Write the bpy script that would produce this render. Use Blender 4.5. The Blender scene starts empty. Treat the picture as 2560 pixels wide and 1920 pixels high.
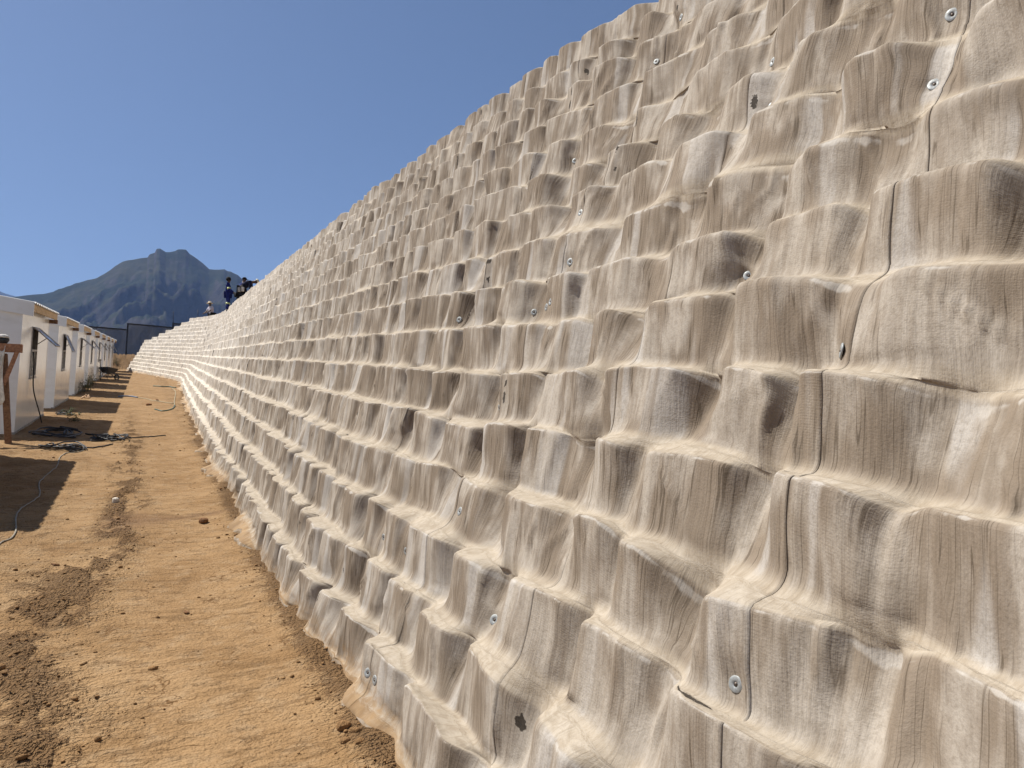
import bpy, bmesh, math, random
import numpy as np
from mathutils import Vector, Matrix

random.seed(7)
RNG = np.random.default_rng(11)
SC = bpy.context.scene
COL = SC.collection

# ------------------------------------------------------------------ camera
S = 0.141                      # the passage climbs away from the camera
EYE = 1.6
cam_d = bpy.data.cameras.new('camera')
cam = bpy.data.objects.new('camera', cam_d)
COL.objects.link(cam)
cam_d.sensor_fit = 'HORIZONTAL'
cam_d.sensor_width = 36.0
cam_d.lens = 36.0 * 1923 / 2560
cam_d.clip_start = 0.05
cam_d.clip_end = 30000
cam.location = (0, 0, EYE)
YAW, PITCH = math.radians(26.0), math.radians(6.5)
cam.rotation_euler = (math.pi / 2 + PITCH, 0, -YAW)
SC.camera = cam

# ------------------------------------------------------------------ light
TO_SUN = Vector((-1.25, 1.0, 2.49)).normalized()
w = bpy.data.worlds.new('World')
SC.world = w
w.use_nodes = True
nt = w.node_tree
bg = nt.nodes['Background']
sky = nt.nodes.new('ShaderNodeTexSky')
sky.sky_type = 'NISHITA'
sky.sun_disc = False
sky.sun_elevation = math.asin(TO_SUN.z)
sky.sun_rotation = math.atan2(TO_SUN.x, TO_SUN.y)
sky.altitude = 300
sky.air_density = 1.0
sky.dust_density = 1.1
sky.ozone_density = 4.0
nt.links.new(sky.outputs[0], bg.inputs[0])
bg.inputs[1].default_value = 0.053
sun_d = bpy.data.lights.new('sun', 'SUN')
sun_d.energy = 5.0
sun_d.angle = math.radians(0.53)
sun_d.color = (1.0, 0.955, 0.88)
sun = bpy.data.objects.new('sun', sun_d)
COL.objects.link(sun)
sun.rotation_euler = (-TO_SUN).to_track_quat('-Z', 'Y').to_euler()
sun.location = (-20, 16, 60)
vs = SC.view_settings
vs.view_transform = 'Standard'
vs.look = 'None'
vs.gamma = 1.0
vs.exposure = 0.68
vs.use_curve_mapping = False
SC.render.engine = 'CYCLES'
SC.cycles.max_bounces = 6
SC.cycles.diffuse_bounces = 3
SC.cycles.volume_bounces = 1
SC.cycles.use_denoising = True

# ------------------------------------------------------------------ helpers
def tag(o, label=None, cat=None, group=None, kind=None):
    if label: o['label'] = label
    if cat: o['category'] = cat
    if group: o['group'] = group
    if kind: o['kind'] = kind
    return o

def link(o, parent=None):
    COL.objects.link(o)
    if parent is not None:
        o.parent = parent
    return o

def empty(name, loc=(0, 0, 0), rz=0.0):
    o = bpy.data.objects.new(name, None)
    o.empty_display_size = 0.2
    o.location = loc
    o.rotation_euler = (0, 0, rz)
    COL.objects.link(o)
    return o

def mesh_np(name, verts, faces, mats, parent=None, smooth=True, fmat=None):
    """verts (N,3), faces (M,4) or (M,3) arrays"""
    me = bpy.data.meshes.new(name)
    verts = np.asarray(verts, dtype=np.float32)
    faces = np.asarray(faces, dtype=np.int32)
    k = faces.shape[1]
    me.vertices.add(len(verts))
    me.vertices.foreach_set('co', verts.ravel())
    me.loops.add(faces.size)
    me.loops.foreach_set('vertex_index', faces.ravel())
    me.polygons.add(len(faces))
    me.polygons.foreach_set('loop_start', np.arange(0, faces.size, k, dtype=np.int32))
    if smooth:
        me.polygons.foreach_set('use_smooth', np.ones(len(faces), dtype=bool))
    for m in (mats if isinstance(mats, (list, tuple)) else [mats]):
        me.materials.append(m)
    if fmat is not None:
        me.polygons.foreach_set('material_index', np.asarray(fmat, dtype=np.int32))
    me.update(calc_edges=True)
    return link(bpy.data.objects.new(name, me), parent)

class MB:
    """collects boxes, prisms and tubes into one mesh"""
    def __init__(self):
        self.v, self.f, self.s = [], [], []
    def add(self, vs, fs, smooth=False):
        b = len(self.v)
        self.v += [tuple(p) for p in vs]
        self.f += [tuple(i + b for i in f) for f in fs]
        self.s += [smooth] * len(fs)
        return self
    def box(self, x0, x1, y0, y1, z0, z1, fn=None):
        vs = [(x, y, z) for z in (z0, z1) for y in (y0, y1) for x in (x0, x1)]
        if fn: vs = [fn(*p) for p in vs]
        return self.add(vs, [(0, 2, 3, 1), (4, 5, 7, 6), (0, 1, 5, 4), (2, 6, 7, 3), (0, 4, 6, 2), (1, 3, 7, 5)])
    def bar(self, a, b, wd, ht):
        a, b = Vector(a), Vector(b)
        d = (b - a).normalized()
        r = d.cross(Vector((0, 0, 1)))
        if r.length < 1e-3: r = Vector((1, 0, 0))
        r.normalize()
        u = r.cross(d)
        vs = []
        for p in (a, b):
            for sx, sz in ((-1, -1), (1, -1), (1, 1), (-1, 1)):
                vs.append(p + r * sx * wd / 2 + u * sz * ht / 2)
        return self.add(vs, [(0, 1, 2, 3), (7, 6, 5, 4), (0, 4, 5, 1), (1, 5, 6, 2), (2, 6, 7, 3), (3, 7, 4, 0)])
    def tube(self, pts, rad, n=8, cap=True):
        pts = [Vector(p) for p in pts]
        rad = rad if isinstance(rad, (list, tuple)) else [rad] * len(pts)
        b = len(self.v)
        prev = None
        for i, p in enumerate(pts):
            d = (pts[min(i + 1, len(pts) - 1)] - pts[max(i - 1, 0)])
            if d.length < 1e-6: d = Vector((0, 0, 1))
            d.normalize()
            if prev is None:
                r = d.cross(Vector((0.13, 0.27, 1)))
                if r.length < 1e-3: r = d.cross(Vector((1, 0, 0)))
            else:
                r = prev - d * prev.dot(d)
            r.normalize(); prev = r
            u = d.cross(r)
            for j in range(n):
                a = 2 * math.pi * j / n
                self.v.append(tuple(p + (r * math.cos(a) + u * math.sin(a)) * rad[i]))
        for i in range(len(pts) - 1):
            for j in range(n):
                k = (j + 1) % n
                self.f.append((b + i * n + j, b + i * n + k, b + (i + 1) * n + k, b + (i + 1) * n + j)); self.s.append(True)
        if cap:
            self.f.append(tuple(b + j for j in reversed(range(n)))); self.s.append(False)
            self.f.append(tuple(b + (len(pts) - 1) * n + j for j in range(n))); self.s.append(False)
        return self
    def ball(self, c, r, seg=12, ring=8, fn=None):
        c = Vector(c); r = r if isinstance(r, (list, tuple)) else (r, r, r)
        vs = []
        for i in range(ring + 1):
            t = math.pi * i / ring
            for j in range(seg):
                a = 2 * math.pi * j / seg
                p = Vector((math.sin(t) * math.cos(a), math.sin(t) * math.sin(a), math.cos(t)))
                if fn: p = fn(p)
                vs.append((c.x + p.x * r[0], c.y + p.y * r[1], c.z + p.z * r[2]))
        fs = []
        for i in range(ring):
            for j in range(seg):
                k = (j + 1) % seg
                fs.append((i * seg + j, (i + 1) * seg + j, (i + 1) * seg + k, i * seg + k))
        return self.add(vs, fs, True)
    def build(self, name, mat, parent=None, bevel=0.0):
        me = bpy.data.meshes.new(name)
        me.from_pydata(self.v, [], self.f)
        me.polygons.foreach_set('use_smooth', self.s)
        me.materials.append(mat)
        me.update()
        o = link(bpy.data.objects.new(name, me), parent)
        if bevel:
            bv = o.modifiers.new('bevel', 'BEVEL'); bv.width = bevel; bv.segments = 2; bv.limit_method = 'ANGLE'
        return o

def spline(pts, n):
    pts = [Vector(p) for p in pts]
    P = [pts[0] * 2 - pts[1]] + pts + [pts[-1] * 2 - pts[-2]]
    out = []
    for i in range(1, len(P) - 2):
        for j in range(n):
            t = j / n
            a, b, c, d = P[i - 1], P[i], P[i + 1], P[i + 2]
            out.append(0.5 * ((2 * b) + (c - a) * t + (2 * a - 5 * b + 4 * c - d) * t * t + (3 * b - a - 3 * c + d) * t ** 3))
    out.append(pts[-1])
    return out

# numpy noise
def _h(ix, iy, seed):
    x = (ix.astype(np.int64) * 374761393 + iy.astype(np.int64) * 668265263 + seed * 974711) & 0x7fffffff
    x = ((x ^ (x >> 13)) * 1274126177) & 0x7fffffff
    x = (x ^ (x >> 16)) & 0xffffff
    return x / float(0xffffff)
def vnoise(x, y, seed=0):
    x, y = np.broadcast_arrays(np.asarray(x, float), np.asarray(y, float))
    ix, iy = np.floor(x), np.floor(y)
    fx, fy = x - ix, y - iy
    fx = fx * fx * fx * (fx * (fx * 6 - 15) + 10); fy = fy * fy * fy * (fy * (fy * 6 - 15) + 10)
    a, b = _h(ix, iy, seed), _h(ix + 1, iy, seed)
    c, d = _h(ix, iy + 1, seed), _h(ix + 1, iy + 1, seed)
    return (a + (b - a) * fx) * (1 - fy) + (c + (d - c) * fx) * fy
def fbm(x, y, seed=0, oct=4, gain=0.5):
    t, amp, tot = 0.0, 1.0, 0.0
    for i in range(oct):
        t = t + amp * (vnoise(x * 2 ** i + 17.3 * i, y * 2 ** i - 9.1 * i, seed + i) * 2 - 1); tot += amp; amp *= gain
    return t / tot
def sstep(a, b, x):
    t = np.clip((x - a) / (b - a), 0, 1)
    return t * t * (3 - 2 * t)

# ------------------------------------------------------------------ materials
class NB:
    def __init__(self, name):
        self.m = bpy.data.materials.new(name)
        self.m.use_nodes = True
        self.t = self.m.node_tree
        self.b = self.t.nodes['Principled BSDF']
        self.out = self.t.nodes['Material Output']
    def n(self, typ, **kw):
        nd = self.t.nodes.new(typ)
        for k, v in kw.items(): setattr(nd, k, v)
        return nd
    def put(self, sock, v):
        if v is None: return
        if isinstance(v, bpy.types.NodeSocket): self.t.links.new(v, sock)
        else: sock.default_value = v
    def math(self, op, a, b=None, c=None, clamp=False):
        nd = self.n('ShaderNodeMath', operation=op, use_clamp=clamp)
        for i, v in enumerate((a, b, c)): self.put(nd.inputs[i], v)
        return nd.outputs[0]
    def mix(self, f, a, b, mode='MIX'):
        nd = self.n('ShaderNodeMix', data_type='RGBA', blend_type=mode)
        nd.clamp_factor = True
        def c(v): return v if isinstance(v, bpy.types.NodeSocket) else (tuple(v) + (1,) if len(v) == 3 else v)
        self.put(nd.inputs[0], f); self.put(nd.inputs[6], c(a)); self.put(nd.inputs[7], c(b))
        return nd.outputs[2]
    def noise(self, vec, scale=1.0, detail=3.0, rough=0.55, dist=0.0):
        nd = self.n('ShaderNodeTexNoise')
        self.put(nd.inputs['Vector'], vec); self.put(nd.inputs['Scale'], scale)
        nd.inputs['Detail'].default_value = detail; nd.inputs['Roughness'].default_value = rough
        nd.inputs['Distortion'].default_value = dist
        return nd.outputs[0]
    def rng(self, v, a, b, c=0.0, d=1.0, smooth=True):
        nd = self.n('ShaderNodeMapRange')
        nd.interpolation_type = 'SMOOTHSTEP' if smooth else 'LINEAR'
        for i, x in enumerate((v, a, b, c, d)): self.put(nd.inputs[i], x)
        return nd.outputs[0]
    def attr(self, name):
        return self.n('ShaderNodeAttribute', attribute_name=name)
    def sep(self, v):
        nd = self.n('ShaderNodeSeparateXYZ'); self.put(nd.inputs[0], v); return nd.outputs
    def comb(self, x, y, z):
        nd = self.n('ShaderNodeCombineXYZ')
        for i, v in enumerate((x, y, z)): self.put(nd.inputs[i], v)
        return nd.outputs[0]
    def obj(self): return self.n('ShaderNodeTexCoord').outputs['Object']
    def bump(self, h, dist, strength=1.0, normal=None):
        nd = self.n('ShaderNodeBump')
        nd.inputs['Strength'].default_value = strength; nd.inputs['Distance'].default_value = dist
        self.put(nd.inputs['Height'], h)
        if normal: self.put(nd.inputs['Normal'], normal)
        return nd.outputs[0]
    def done(self, col=None, rough=0.8, normal=None, spec=0.3, metal=0.0):
        if col is not None: self.put(self.b.inputs['Base Color'], col if isinstance(col, bpy.types.NodeSocket) else tuple(col) + (1,))
        self.put(self.b.inputs['Roughness'], rough)
        self.b.inputs['Specular IOR Level'].default_value = spec
        self.b.inputs['Metallic'].default_value = metal
        if normal is not None: self.put(self.b.inputs['Normal'], normal)
        return self.m

def simple(name, col, rough=0.7, var=0.18, scale=8.0, spec=0.3, metal=0.0, bump=0.0):
    b = NB(name)
    o = b.obj()
    n = b.noise(o, scale, 4)
    lo = tuple(max(0, c * (1 - var)) for c in col); hi = tuple(min(1, c * (1 + var)) for c in col)
    c = b.mix(b.rng(n, 0.3, 0.7), lo, hi)
    nm = b.bump(b.noise(o, scale * 6, 3), bump) if bump else None
    return b.done(c, rough, nm, spec, metal)

def mat_canvas():
    b = NB('concrete_canvas')
    u, v, k = b.sep(b.attr('cloth').outputs['Vector'])
    A = b.attr('wear')
    ledge, edge, hole = b.sep(A.outputs['Vector'])
    soil = A.outputs['Alpha']
    k5 = b.math('MULTIPLY', k, 5.3)
    vv = b.math('MULTIPLY', v, 1.0)
    uw = b.math('ADD', u, b.math('MULTIPLY', b.noise(b.comb(b.math('MULTIPLY', u, 3.0), b.math('MULTIPLY', v, 1.2), k5), 1.0, 1), 0.018))
    broad = b.noise(b.comb(b.math('MULTIPLY', uw, 7.0), b.math('MULTIPLY', vv, 0.9), k5), 1.0, 3, 0.6)
    med = b.noise(b.comb(b.math('MULTIPLY', uw, 30.0), b.math('MULTIPLY', vv, 0.8), k5), 1.0, 3, 0.6)
    fine = b.noise(b.comb(b.math('MULTIPLY', uw, 85.0), b.math('MULTIPLY', vv, 1.3), k5), 1.0, 3, 0.65)
    thin = b.noise(b.comb(b.math('MULTIPLY', uw, 46.0), b.math('MULTIPLY', vv, 0.5), b.math('ADD', k5, 31.0)), 1.0, 1.5, 0.5)
    blot = b.noise(b.comb(b.math('MULTIPLY', u, 9.0), b.math('MULTIPLY', v, 2.6), k), 1.0, 3, 0.65)
    tone = b.noise(b.comb(b.math('MULTIPLY', u, 1.1), b.math('MULTIPLY', v, 0.5), 4.0), 1.0, 3)
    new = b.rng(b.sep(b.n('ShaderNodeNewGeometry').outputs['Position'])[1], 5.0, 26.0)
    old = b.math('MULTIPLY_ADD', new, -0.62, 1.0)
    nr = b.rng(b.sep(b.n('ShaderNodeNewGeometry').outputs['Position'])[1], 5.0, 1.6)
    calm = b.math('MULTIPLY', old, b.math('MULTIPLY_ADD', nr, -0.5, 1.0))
    grain = b.noise(b.comb(b.math('MULTIPLY', u, 75.0), b.math('MULTIPLY', v, 22.0), k), 1.0, 3, 0.7)
    light, mid, dark = (0.54, 0.49, 0.425), (0.315, 0.258, 0.20), (0.145, 0.11, 0.077)
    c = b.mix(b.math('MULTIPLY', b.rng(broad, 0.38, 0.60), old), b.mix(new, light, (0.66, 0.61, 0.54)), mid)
    c = b.mix(b.math('MULTIPLY', b.rng(med, 0.44, 0.66), b.math('MULTIPLY', calm, b.rng(tone, 0.34, 0.62, 0.36, 0.88))), c, (0.215, 0.165, 0.12))
    c = b.mix(b.math('MULTIPLY', b.rng(fine, 0.46, 0.66), b.math('MULTIPLY', calm, b.rng(broad, 0.36, 0.60, 0.08, 0.66))), c, dark)
    # thin run-off lines: only where broad dirt is present
    lines = b.math('MULTIPLY', b.rng(b.math('ABSOLUTE', b.math('SUBTRACT', thin, 0.5)), 0.022, 0.006), b.rng(broad, 0.40, 0.56))
    c = b.mix(b.math('MULTIPLY', lines, 0.80), c, (0.10, 0.075, 0.052))
    clean = b.rng(b.noise(b.comb(b.math('MULTIPLY', uw, 6.0), b.math('MULTIPLY', v, 0.22), b.math('ADD', k5, 77.0)), 1.0, 2), 0.57, 0.64)
    c = b.mix(b.math('MULTIPLY', clean, 0.58), c, (0.66, 0.64, 0.61))
    c = b.mix(b.math('MULTIPLY', b.rng(tone, 0.35, 0.7), 0.22), c, (0.46, 0.39, 0.305))
    c = b.mix(b.math('MULTIPLY', b.rng(blot, 0.52, 0.74), b.math('MULTIPLY', old, 0.34)), c, (0.26, 0.21, 0.16))
    smud = b.noise(b.comb(b.math('MULTIPLY', u, 2.6), b.math('MULTIPLY', v, 1.1), 9.0), 1.0, 3)
    c = b.mix(b.math('MULTIPLY', b.rng(smud, 0.52, 0.70), b.math('MULTIPLY', old, 0.42)), c, (0.215, 0.172, 0.128))
    c = b.mix(b.math('MULTIPLY', b.rng(grain, 0.42, 0.70), b.math('MULTIPLY_ADD', nr, 0.22, 0.14)), c, (0.22, 0.18, 0.135))
    # dust lying on the ledges
    iso = b.noise(b.comb(b.math('MULTIPLY', u, 22.0), b.math('MULTIPLY', v, 9.0), k), 1.0, 3, 0.65, 0.6)
    dust = b.mix(b.rng(iso, 0.34, 0.68), (0.60, 0.53, 0.43), (0.46, 0.39, 0.30))
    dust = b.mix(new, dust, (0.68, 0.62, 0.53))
    dust = b.mix(b.math('MULTIPLY', b.rng(fine, 0.5, 0.7), 0.3), dust, (0.26, 0.19, 0.115))
    c = b.mix(b.math('MULTIPLY', b.rng(b.math('ADD', ledge, b.math('MULTIPLY', b.math('SUBTRACT', iso, 0.5), 0.55)), 0.30, 0.85), 0.80), c, dust)
    # rubbed edges, lime bloom
    eb = b.rng(b.math('ADD', edge, b.math('MULTIPLY', b.math('SUBTRACT', blot, 0.5), 2.6)), 0.85, 1.15)
    c = b.mix(b.math('MULTIPLY', eb, 0.55), c, (0.68, 0.65, 0.60))
    # soil splashed on the foot
    sf = b.rng(b.math('ADD', soil, b.math('MULTIPLY', b.math('SUBTRACT', iso, 0.5), 0.9)), 0.30, 0.95)
    c = b.mix(b.math('MULTIPLY', sf, 0.85), c, b.mix(b.rng(blot, 0.35, 0.65), (0.42, 0.275, 0.14), (0.27, 0.16, 0.07)))
    # torn spots that show the dark fibre core
    hn = b.noise(b.comb(b.math('MULTIPLY', u, 60.0), b.math('MULTIPLY', v, 22.0), k), 1.0, 3)
    hm = b.rng(b.math('ADD', hole, b.math('MULTIPLY', b.math('SUBTRACT', hn, 0.5), 0.75)), 0.50, 0.60)
    c = b.mix(b.math('MULTIPLY', hm, 0.93), c, b.mix(hn, (0.012, 0.010, 0.008), (0.07, 0.055, 0.042)))
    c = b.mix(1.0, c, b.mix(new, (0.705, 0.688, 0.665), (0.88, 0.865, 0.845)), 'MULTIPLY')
    # relief: weave, threads, grit
    wv = b.n('ShaderNodeTexWave', wave_type='BANDS', bands_direction='Y')
    wv.inputs['Scale'].default_value = 1.0
    wv.inputs['Distortion'].default_value = 0.4
    b.put(wv.inputs['Vector'], b.comb(b.math('MULTIPLY', u, 1.0), b.math('MULTIPLY', v, 17.0), 0.0))
    g = b.noise(b.comb(b.math('MULTIPLY', u, 150.0), b.math('MULTIPLY', v, 55.0), k), 1.0, 2)
    hgt = b.math('ADD', b.math('MULTIPLY', g, 0.45), b.math('MULTIPLY', fine, 0.9))
    hgt = b.math('ADD', hgt, b.math('MULTIPLY', wv.outputs['Fac'], b.rng(tone, 0.42, 0.62, 0.0, 0.045)))
    return b.done(c, 0.92, b.bump(hgt, 0.0035, 0.8), 0.18)

def mat_ground():
    b = NB('ochre_clay')
    o = b.obj()
    x, y, z = b.sep(o)
    fl = b.comb(x, y, 0.0)
    A = b.attr('soil')
    loose, dark_streak, path = b.sep(A.outputs['Vector'])
    n1 = b.noise(fl, 1.3, 4, 0.6)
    n2 = b.noise(fl, 7.0, 4, 0.62, 0.4)
    n3 = b.noise(fl, 42.0, 3, 0.65)
    sx = b.noise(b.comb(b.math('MULTIPLY', x, 5.0), b.math('MULTIPLY', y, 11.0), 0.0), 1.0, 5, 0.70, 0.9)
    c = b.mix(b.rng(n1, 0.32, 0.7), (0.46, 0.288, 0.135), (0.335, 0.195, 0.082))
    c = b.mix(b.math('MULTIPLY', b.rng(n2, 0.45, 0.72), 0.6), c, (0.46, 0.315, 0.17))
    c = b.mix(b.math('MULTIPLY', b.rng(sx, 0.50, 0.66), 0.62), c, (0.20, 0.112, 0.045))
    lm = b.rng(b.math('ADD', b.math('ADD', loose, b.math('MULTIPLY', b.math('SUBTRACT', sx, 0.5), 1.3)), b.math('MULTIPLY', b.math('SUBTRACT', n3, 0.5), 1.2)), 0.42, 0.72)
    c = b.mix(b.math('MULTIPLY', lm, 0.62), c, (0.185, 0.103, 0.045))
    c = b.mix(b.math('MULTIPLY', b.rng(n3, 0.50, 0.72), b.math('MULTIPLY_ADD', lm, 0.35, 0.18)), c, (0.19, 0.105, 0.045))
    fleck = b.rng(b.noise(b.comb(b.math('MULTIPLY', x, 55.0), b.math('MULTIPLY', y, 75.0), 0.0), 1.0, 2), 0.60, 0.68)  # fine dark flecks: small shadows of the rough soil painted into the colour
    c = b.mix(b.math('MULTIPLY', fleck, b.rng(sx, 0.40, 0.60, 0.1, 0.6)), c, (0.13, 0.07, 0.028))
    c = b.mix(b.math('MULTIPLY', dark_streak, 0.6), c, (0.19, 0.105, 0.055))
    dash = b.math('MULTIPLY', b.rng(b.math('ABSOLUTE', b.math('SUBTRACT', sx, 0.57)), 0.022, 0.006), b.rng(n2, 0.46, 0.60))
    c = b.mix(b.math('MULTIPLY', dash, 0.45), c, (0.13, 0.07, 0.028))
    c = b.mix(1.0, c, (0.69, 0.70, 0.745), 'MULTIPLY')
    # drying cracks
    wob = b.n('ShaderNodeTexNoise'); wob.inputs['Scale'].default_value = 4.5; wob.inputs['Detail'].default_value = 4
    b.put(wob.inputs['Vector'], fl)
    vadd = b.n('ShaderNodeVectorMath', operation='MULTIPLY_ADD')
    b.put(vadd.inputs[0], wob.outputs['Color']); vadd.inputs[1].default_value = (0.55, 0.55, 0); b.put(vadd.inputs[2], fl)
    vo = b.n('ShaderNodeTexVoronoi', feature='DISTANCE_TO_EDGE', voronoi_dimensions='2D')
    vo.inputs['Scale'].default_value = 2.6
    b.put(vo.inputs['Vector'], vadd.outputs[0])
    cm = b.rng(b.noise(fl, 1.9, 3), 0.43, 0.56)
    crack = b.math('MULTIPLY', b.math('MULTIPLY', b.rng(vo.outputs['Distance'], 0.020, 0.006), cm), path)
    c = b.mix(b.math('MULTIPLY', crack, 0.85), c, (0.13, 0.068, 0.026))
    g3 = b.noise(fl, 48.0, 2, 0.6)
    gx = b.noise(b.comb(b.math('MULTIPLY', x, 6.0), b.math('MULTIPLY', y, 13.0), 0.0), 1.0, 4, 0.68)
    h = b.math('ADD', b.math('MULTIPLY', g3, b.math('MULTIPLY_ADD', loose, 1.5, 0.42)), gx)
    # beyond the building site: scrub
    far = b.rng(y, 95.0, 180.0)
    scr = b.mix(b.rng(b.noise(fl, 0.02, 6), 0.4, 0.65), (0.075, 0.085, 0.045), (0.16, 0.135, 0.075))
    c = b.mix(far, c, scr)
    return b.done(c, 0.95, b.bump(h, 0.036, 1.0), 0.12)

def mat_mountain():
    b = NB('mountain_scrub_and_rock')
    o = b.obj()
    n1 = b.noise(o, 0.006, 6, 0.62)
    n2 = b.noise(o, 0.03, 6, 0.65)
    geo = b.n('ShaderNodeNewGeometry')
    nz = b.sep(geo.outputs['Normal'])[2]
    veg = b.mix(b.rng(n1, 0.40, 0.62), (0.022, 0.030, 0.018), (0.050, 0.050, 0.028))
    veg = b.mix(b.math('MULTIPLY', b.rng(n2, 0.5, 0.72), 0.55), veg, (0.014, 0.019, 0.014))
    rock = b.mix(b.rng(n2, 0.4, 0.65), (0.060, 0.054, 0.050), (0.028, 0.026, 0.026))
    st = b.rng(b.math('ADD', nz, b.math('MULTIPLY', b.math('SUBTRACT', n2, 0.5), 0.35)), 0.72, 0.56)
    mt = b.mix(1.0, b.mix(st, veg, rock), (0.74, 0.74, 0.74), 'MULTIPLY')
    return b.done(mt, 1.0, b.bump(n2, 9.0, 0.8), 0.05)

M = {}
M['canvas'] = mat_canvas()
M['ground'] = mat_ground()
M['mountain'] = mat_mountain()
M['clod'] = simple('soil_clod', (0.27, 0.155, 0.07), 0.95, 0.35, 30, 0.1, bump=0.01)
def mat_zinc():
    b = NB('zinc_plated_steel')
    n = b.noise(b.obj(), 90.0, 4)
    c = b.mix(b.rng(n, 0.35, 0.7), (0.34, 0.36, 0.36), (0.22, 0.22, 0.21))
    return b.done(c, b.rng(n, 0.3, 0.7, 0.5, 0.68), None, 0.4, 0.35)
M['zinc'] = mat_zinc()
M['rust'] = simple('screw_steel', (0.10, 0.08, 0.065), 0.5, 0.3, 200, 0.5, 0.6)
def mat_panel():
    b = NB('white_sandwich_panel')
    o = b.obj()
    x, y, z = b.sep(o)
    d = b.noise(b.comb(b.math('MULTIPLY', y, 2.0), b.math('MULTIPLY', x, 2.0), b.math('MULTIPLY', z, 6.0)), 1.0, 4)
    c = b.mix(b.rng(d, 0.42, 0.80), (0.74, 0.74, 0.73), (0.66, 0.65, 0.62))
    return b.done(c, b.rng(d, 0.3, 0.7, 0.16, 0.24), b.bump(b.noise(b.comb(b.math('MULTIPLY', y, 0.6), x, b.math('MULTIPLY', z, 2.2)), 1.0, 1), 0.012, 0.4), 0.5)
M['panel'] = mat_panel()
def mat_wood(name, a, c2):
    b = NB(name)
    o = b.obj()
    x, y, z = b.sep(o)
    n = b.noise(b.comb(b.math('MULTIPLY', x, 30.0), b.math('MULTIPLY', y, 3.0), b.math('MULTIPLY', z, 30.0)), 1.0, 4, 0.6)
    return b.done(b.mix(b.rng(n, 0.3, 0.7), a, c2), 0.75, b.bump(n, 0.003), 0.2)
M['pine'] = mat_wood('pale_pine', (0.58, 0.42, 0.235), (0.42, 0.28, 0.14))
M['brownwood'] = mat_wood('weathered_brown_wood', (0.23, 0.13, 0.075), (0.115, 0.065, 0.04))
M['redwood'] = mat_wood('reddish_timber', (0.36, 0.19, 0.11), (0.22, 0.11, 0.065))
M['roof'] = simple('pale_roof_sheet', (0.74, 0.74, 0.72), 0.45, 0.06, 5, 0.4)
M['winframe'] = simple('grey_window_steel', (0.30, 0.285, 0.27), 0.5, 0.2, 20, 0.4)
M['dark'] = simple('black_rubber', (0.018, 0.018, 0.02), 0.5, 0.3, 40, 0.35)
M['fencesteel'] = simple('charcoal_fence_steel', (0.02, 0.022, 0.026), 0.55, 0.2, 5, 0.35)
def mat_glass():
    b = NB('dusty_window_glass')
    n = b.noise(b.obj(), 5.0, 4)
    b.b.inputs['Transmission Weight'].default_value = 0.55
    return b.done(b.mix(b.rng(n, 0.3, 0.7), (0.36, 0.38, 0.40), (0.55, 0.55, 0.54)), b.rng(n, 0.3, 0.7, 0.06, 0.3), None, 0.5)
M['glass'] = mat_glass()
def mat_mesh():
    b = NB('fine_fence_mesh')
    t = b.n('ShaderNodeBsdfTransparent')
    ms = b.n('ShaderNodeMixShader')
    b.done((0.075, 0.075, 0.075), 0.6, None, 0.3)
    n = b.noise(b.obj(), 1.5, 3)
    b.put(ms.inputs[0], b.rng(n, 0.2, 0.8, 0.30, 0.40))
    b.t.links.new(t.outputs[0], ms.inputs[1]); b.t.links.new(b.b.outputs[0], ms.inputs[2])
    b.t.links.new(ms.outputs[0], b.out.inputs[0])
    return b.m
M['mesh'] = mat_mesh()
M['concrete'] = simple('grey_concrete', (0.26, 0.245, 0.22), 0.9, 0.25, 6, 0.2, bump=0.01)
M['leaf'] = simple('weed_leaf', (0.055, 0.075, 0.025), 0.7, 0.4, 12, 0.2)
M['stem'] = simple('weed_stem', (0.12, 0.095, 0.05), 0.8, 0.3, 12, 0.2)
M['greycord'] = simple('pale_grey_cord', (0.24, 0.22, 0.18), 0.7, 0.2, 30, 0.2)
M['hosegreen'] = simple('green_hose', (0.03, 0.085, 0.065), 0.5, 0.3, 8, 0.4)
M['hosepale'] = simple('pale_yellow_hose', (0.33, 0.27, 0.165), 0.6, 0.2, 8, 0.3)
M['hoseblue'] = simple('blue_hose', (0.06, 0.12, 0.22), 0.5, 0.3, 8, 0.4)
M['rope'] = simple('tan_rope', (0.47, 0.32, 0.20), 0.8, 0.3, 30, 0.1)
M['cloth_white'] = simple('dirty_white_cloth', (0.58, 0.56, 0.52), 0.9, 0.2, 14, 0.1, bump=0.004)
M['blue'] = simple('royal_blue_overall', (0.010, 0.017, 0.115), 0.85, 0.25, 6, 0.15)
M['navy'] = simple('navy_jacket', (0.012, 0.014, 0.035), 0.85, 0.25, 6, 0.15)
M['black'] = simple('black_cloth', (0.012, 0.012, 0.014), 0.85, 0.25, 6, 0.15)
M['shirt'] = simple('pale_grey_shirt', (0.50, 0.47, 0.52), 0.85, 0.12, 6, 0.15)
M['skin'] = simple('dark_brown_skin', (0.085, 0.045, 0.026), 0.55, 0.15, 8, 0.35)
M['hair'] = simple('black_hair', (0.008, 0.007, 0.007), 0.8, 0.2, 30, 0.2)
M['straw'] = simple('beige_hat_cloth', (0.60, 0.50, 0.34), 0.85, 0.12, 12, 0.15)
M['capcol'] = simple('pale_yellow_cap', (0.66, 0.62, 0.45), 0.8, 0.12, 12, 0.2)
def mat_hiviz():
    return simple('reflective_band', (0.58, 0.66, 0.26), 0.4, 0.1, 12, 0.5)
M['hiviz'] = mat_hiviz()
M['stone'] = simple('brown_stone', (0.22, 0.115, 0.055), 0.9, 0.3, 25, 0.15, bump=0.01)
M['palestone'] = simple('pale_stone', (0.62, 0.56, 0.47), 0.9, 0.15, 25, 0.15, bump=0.006)
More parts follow.
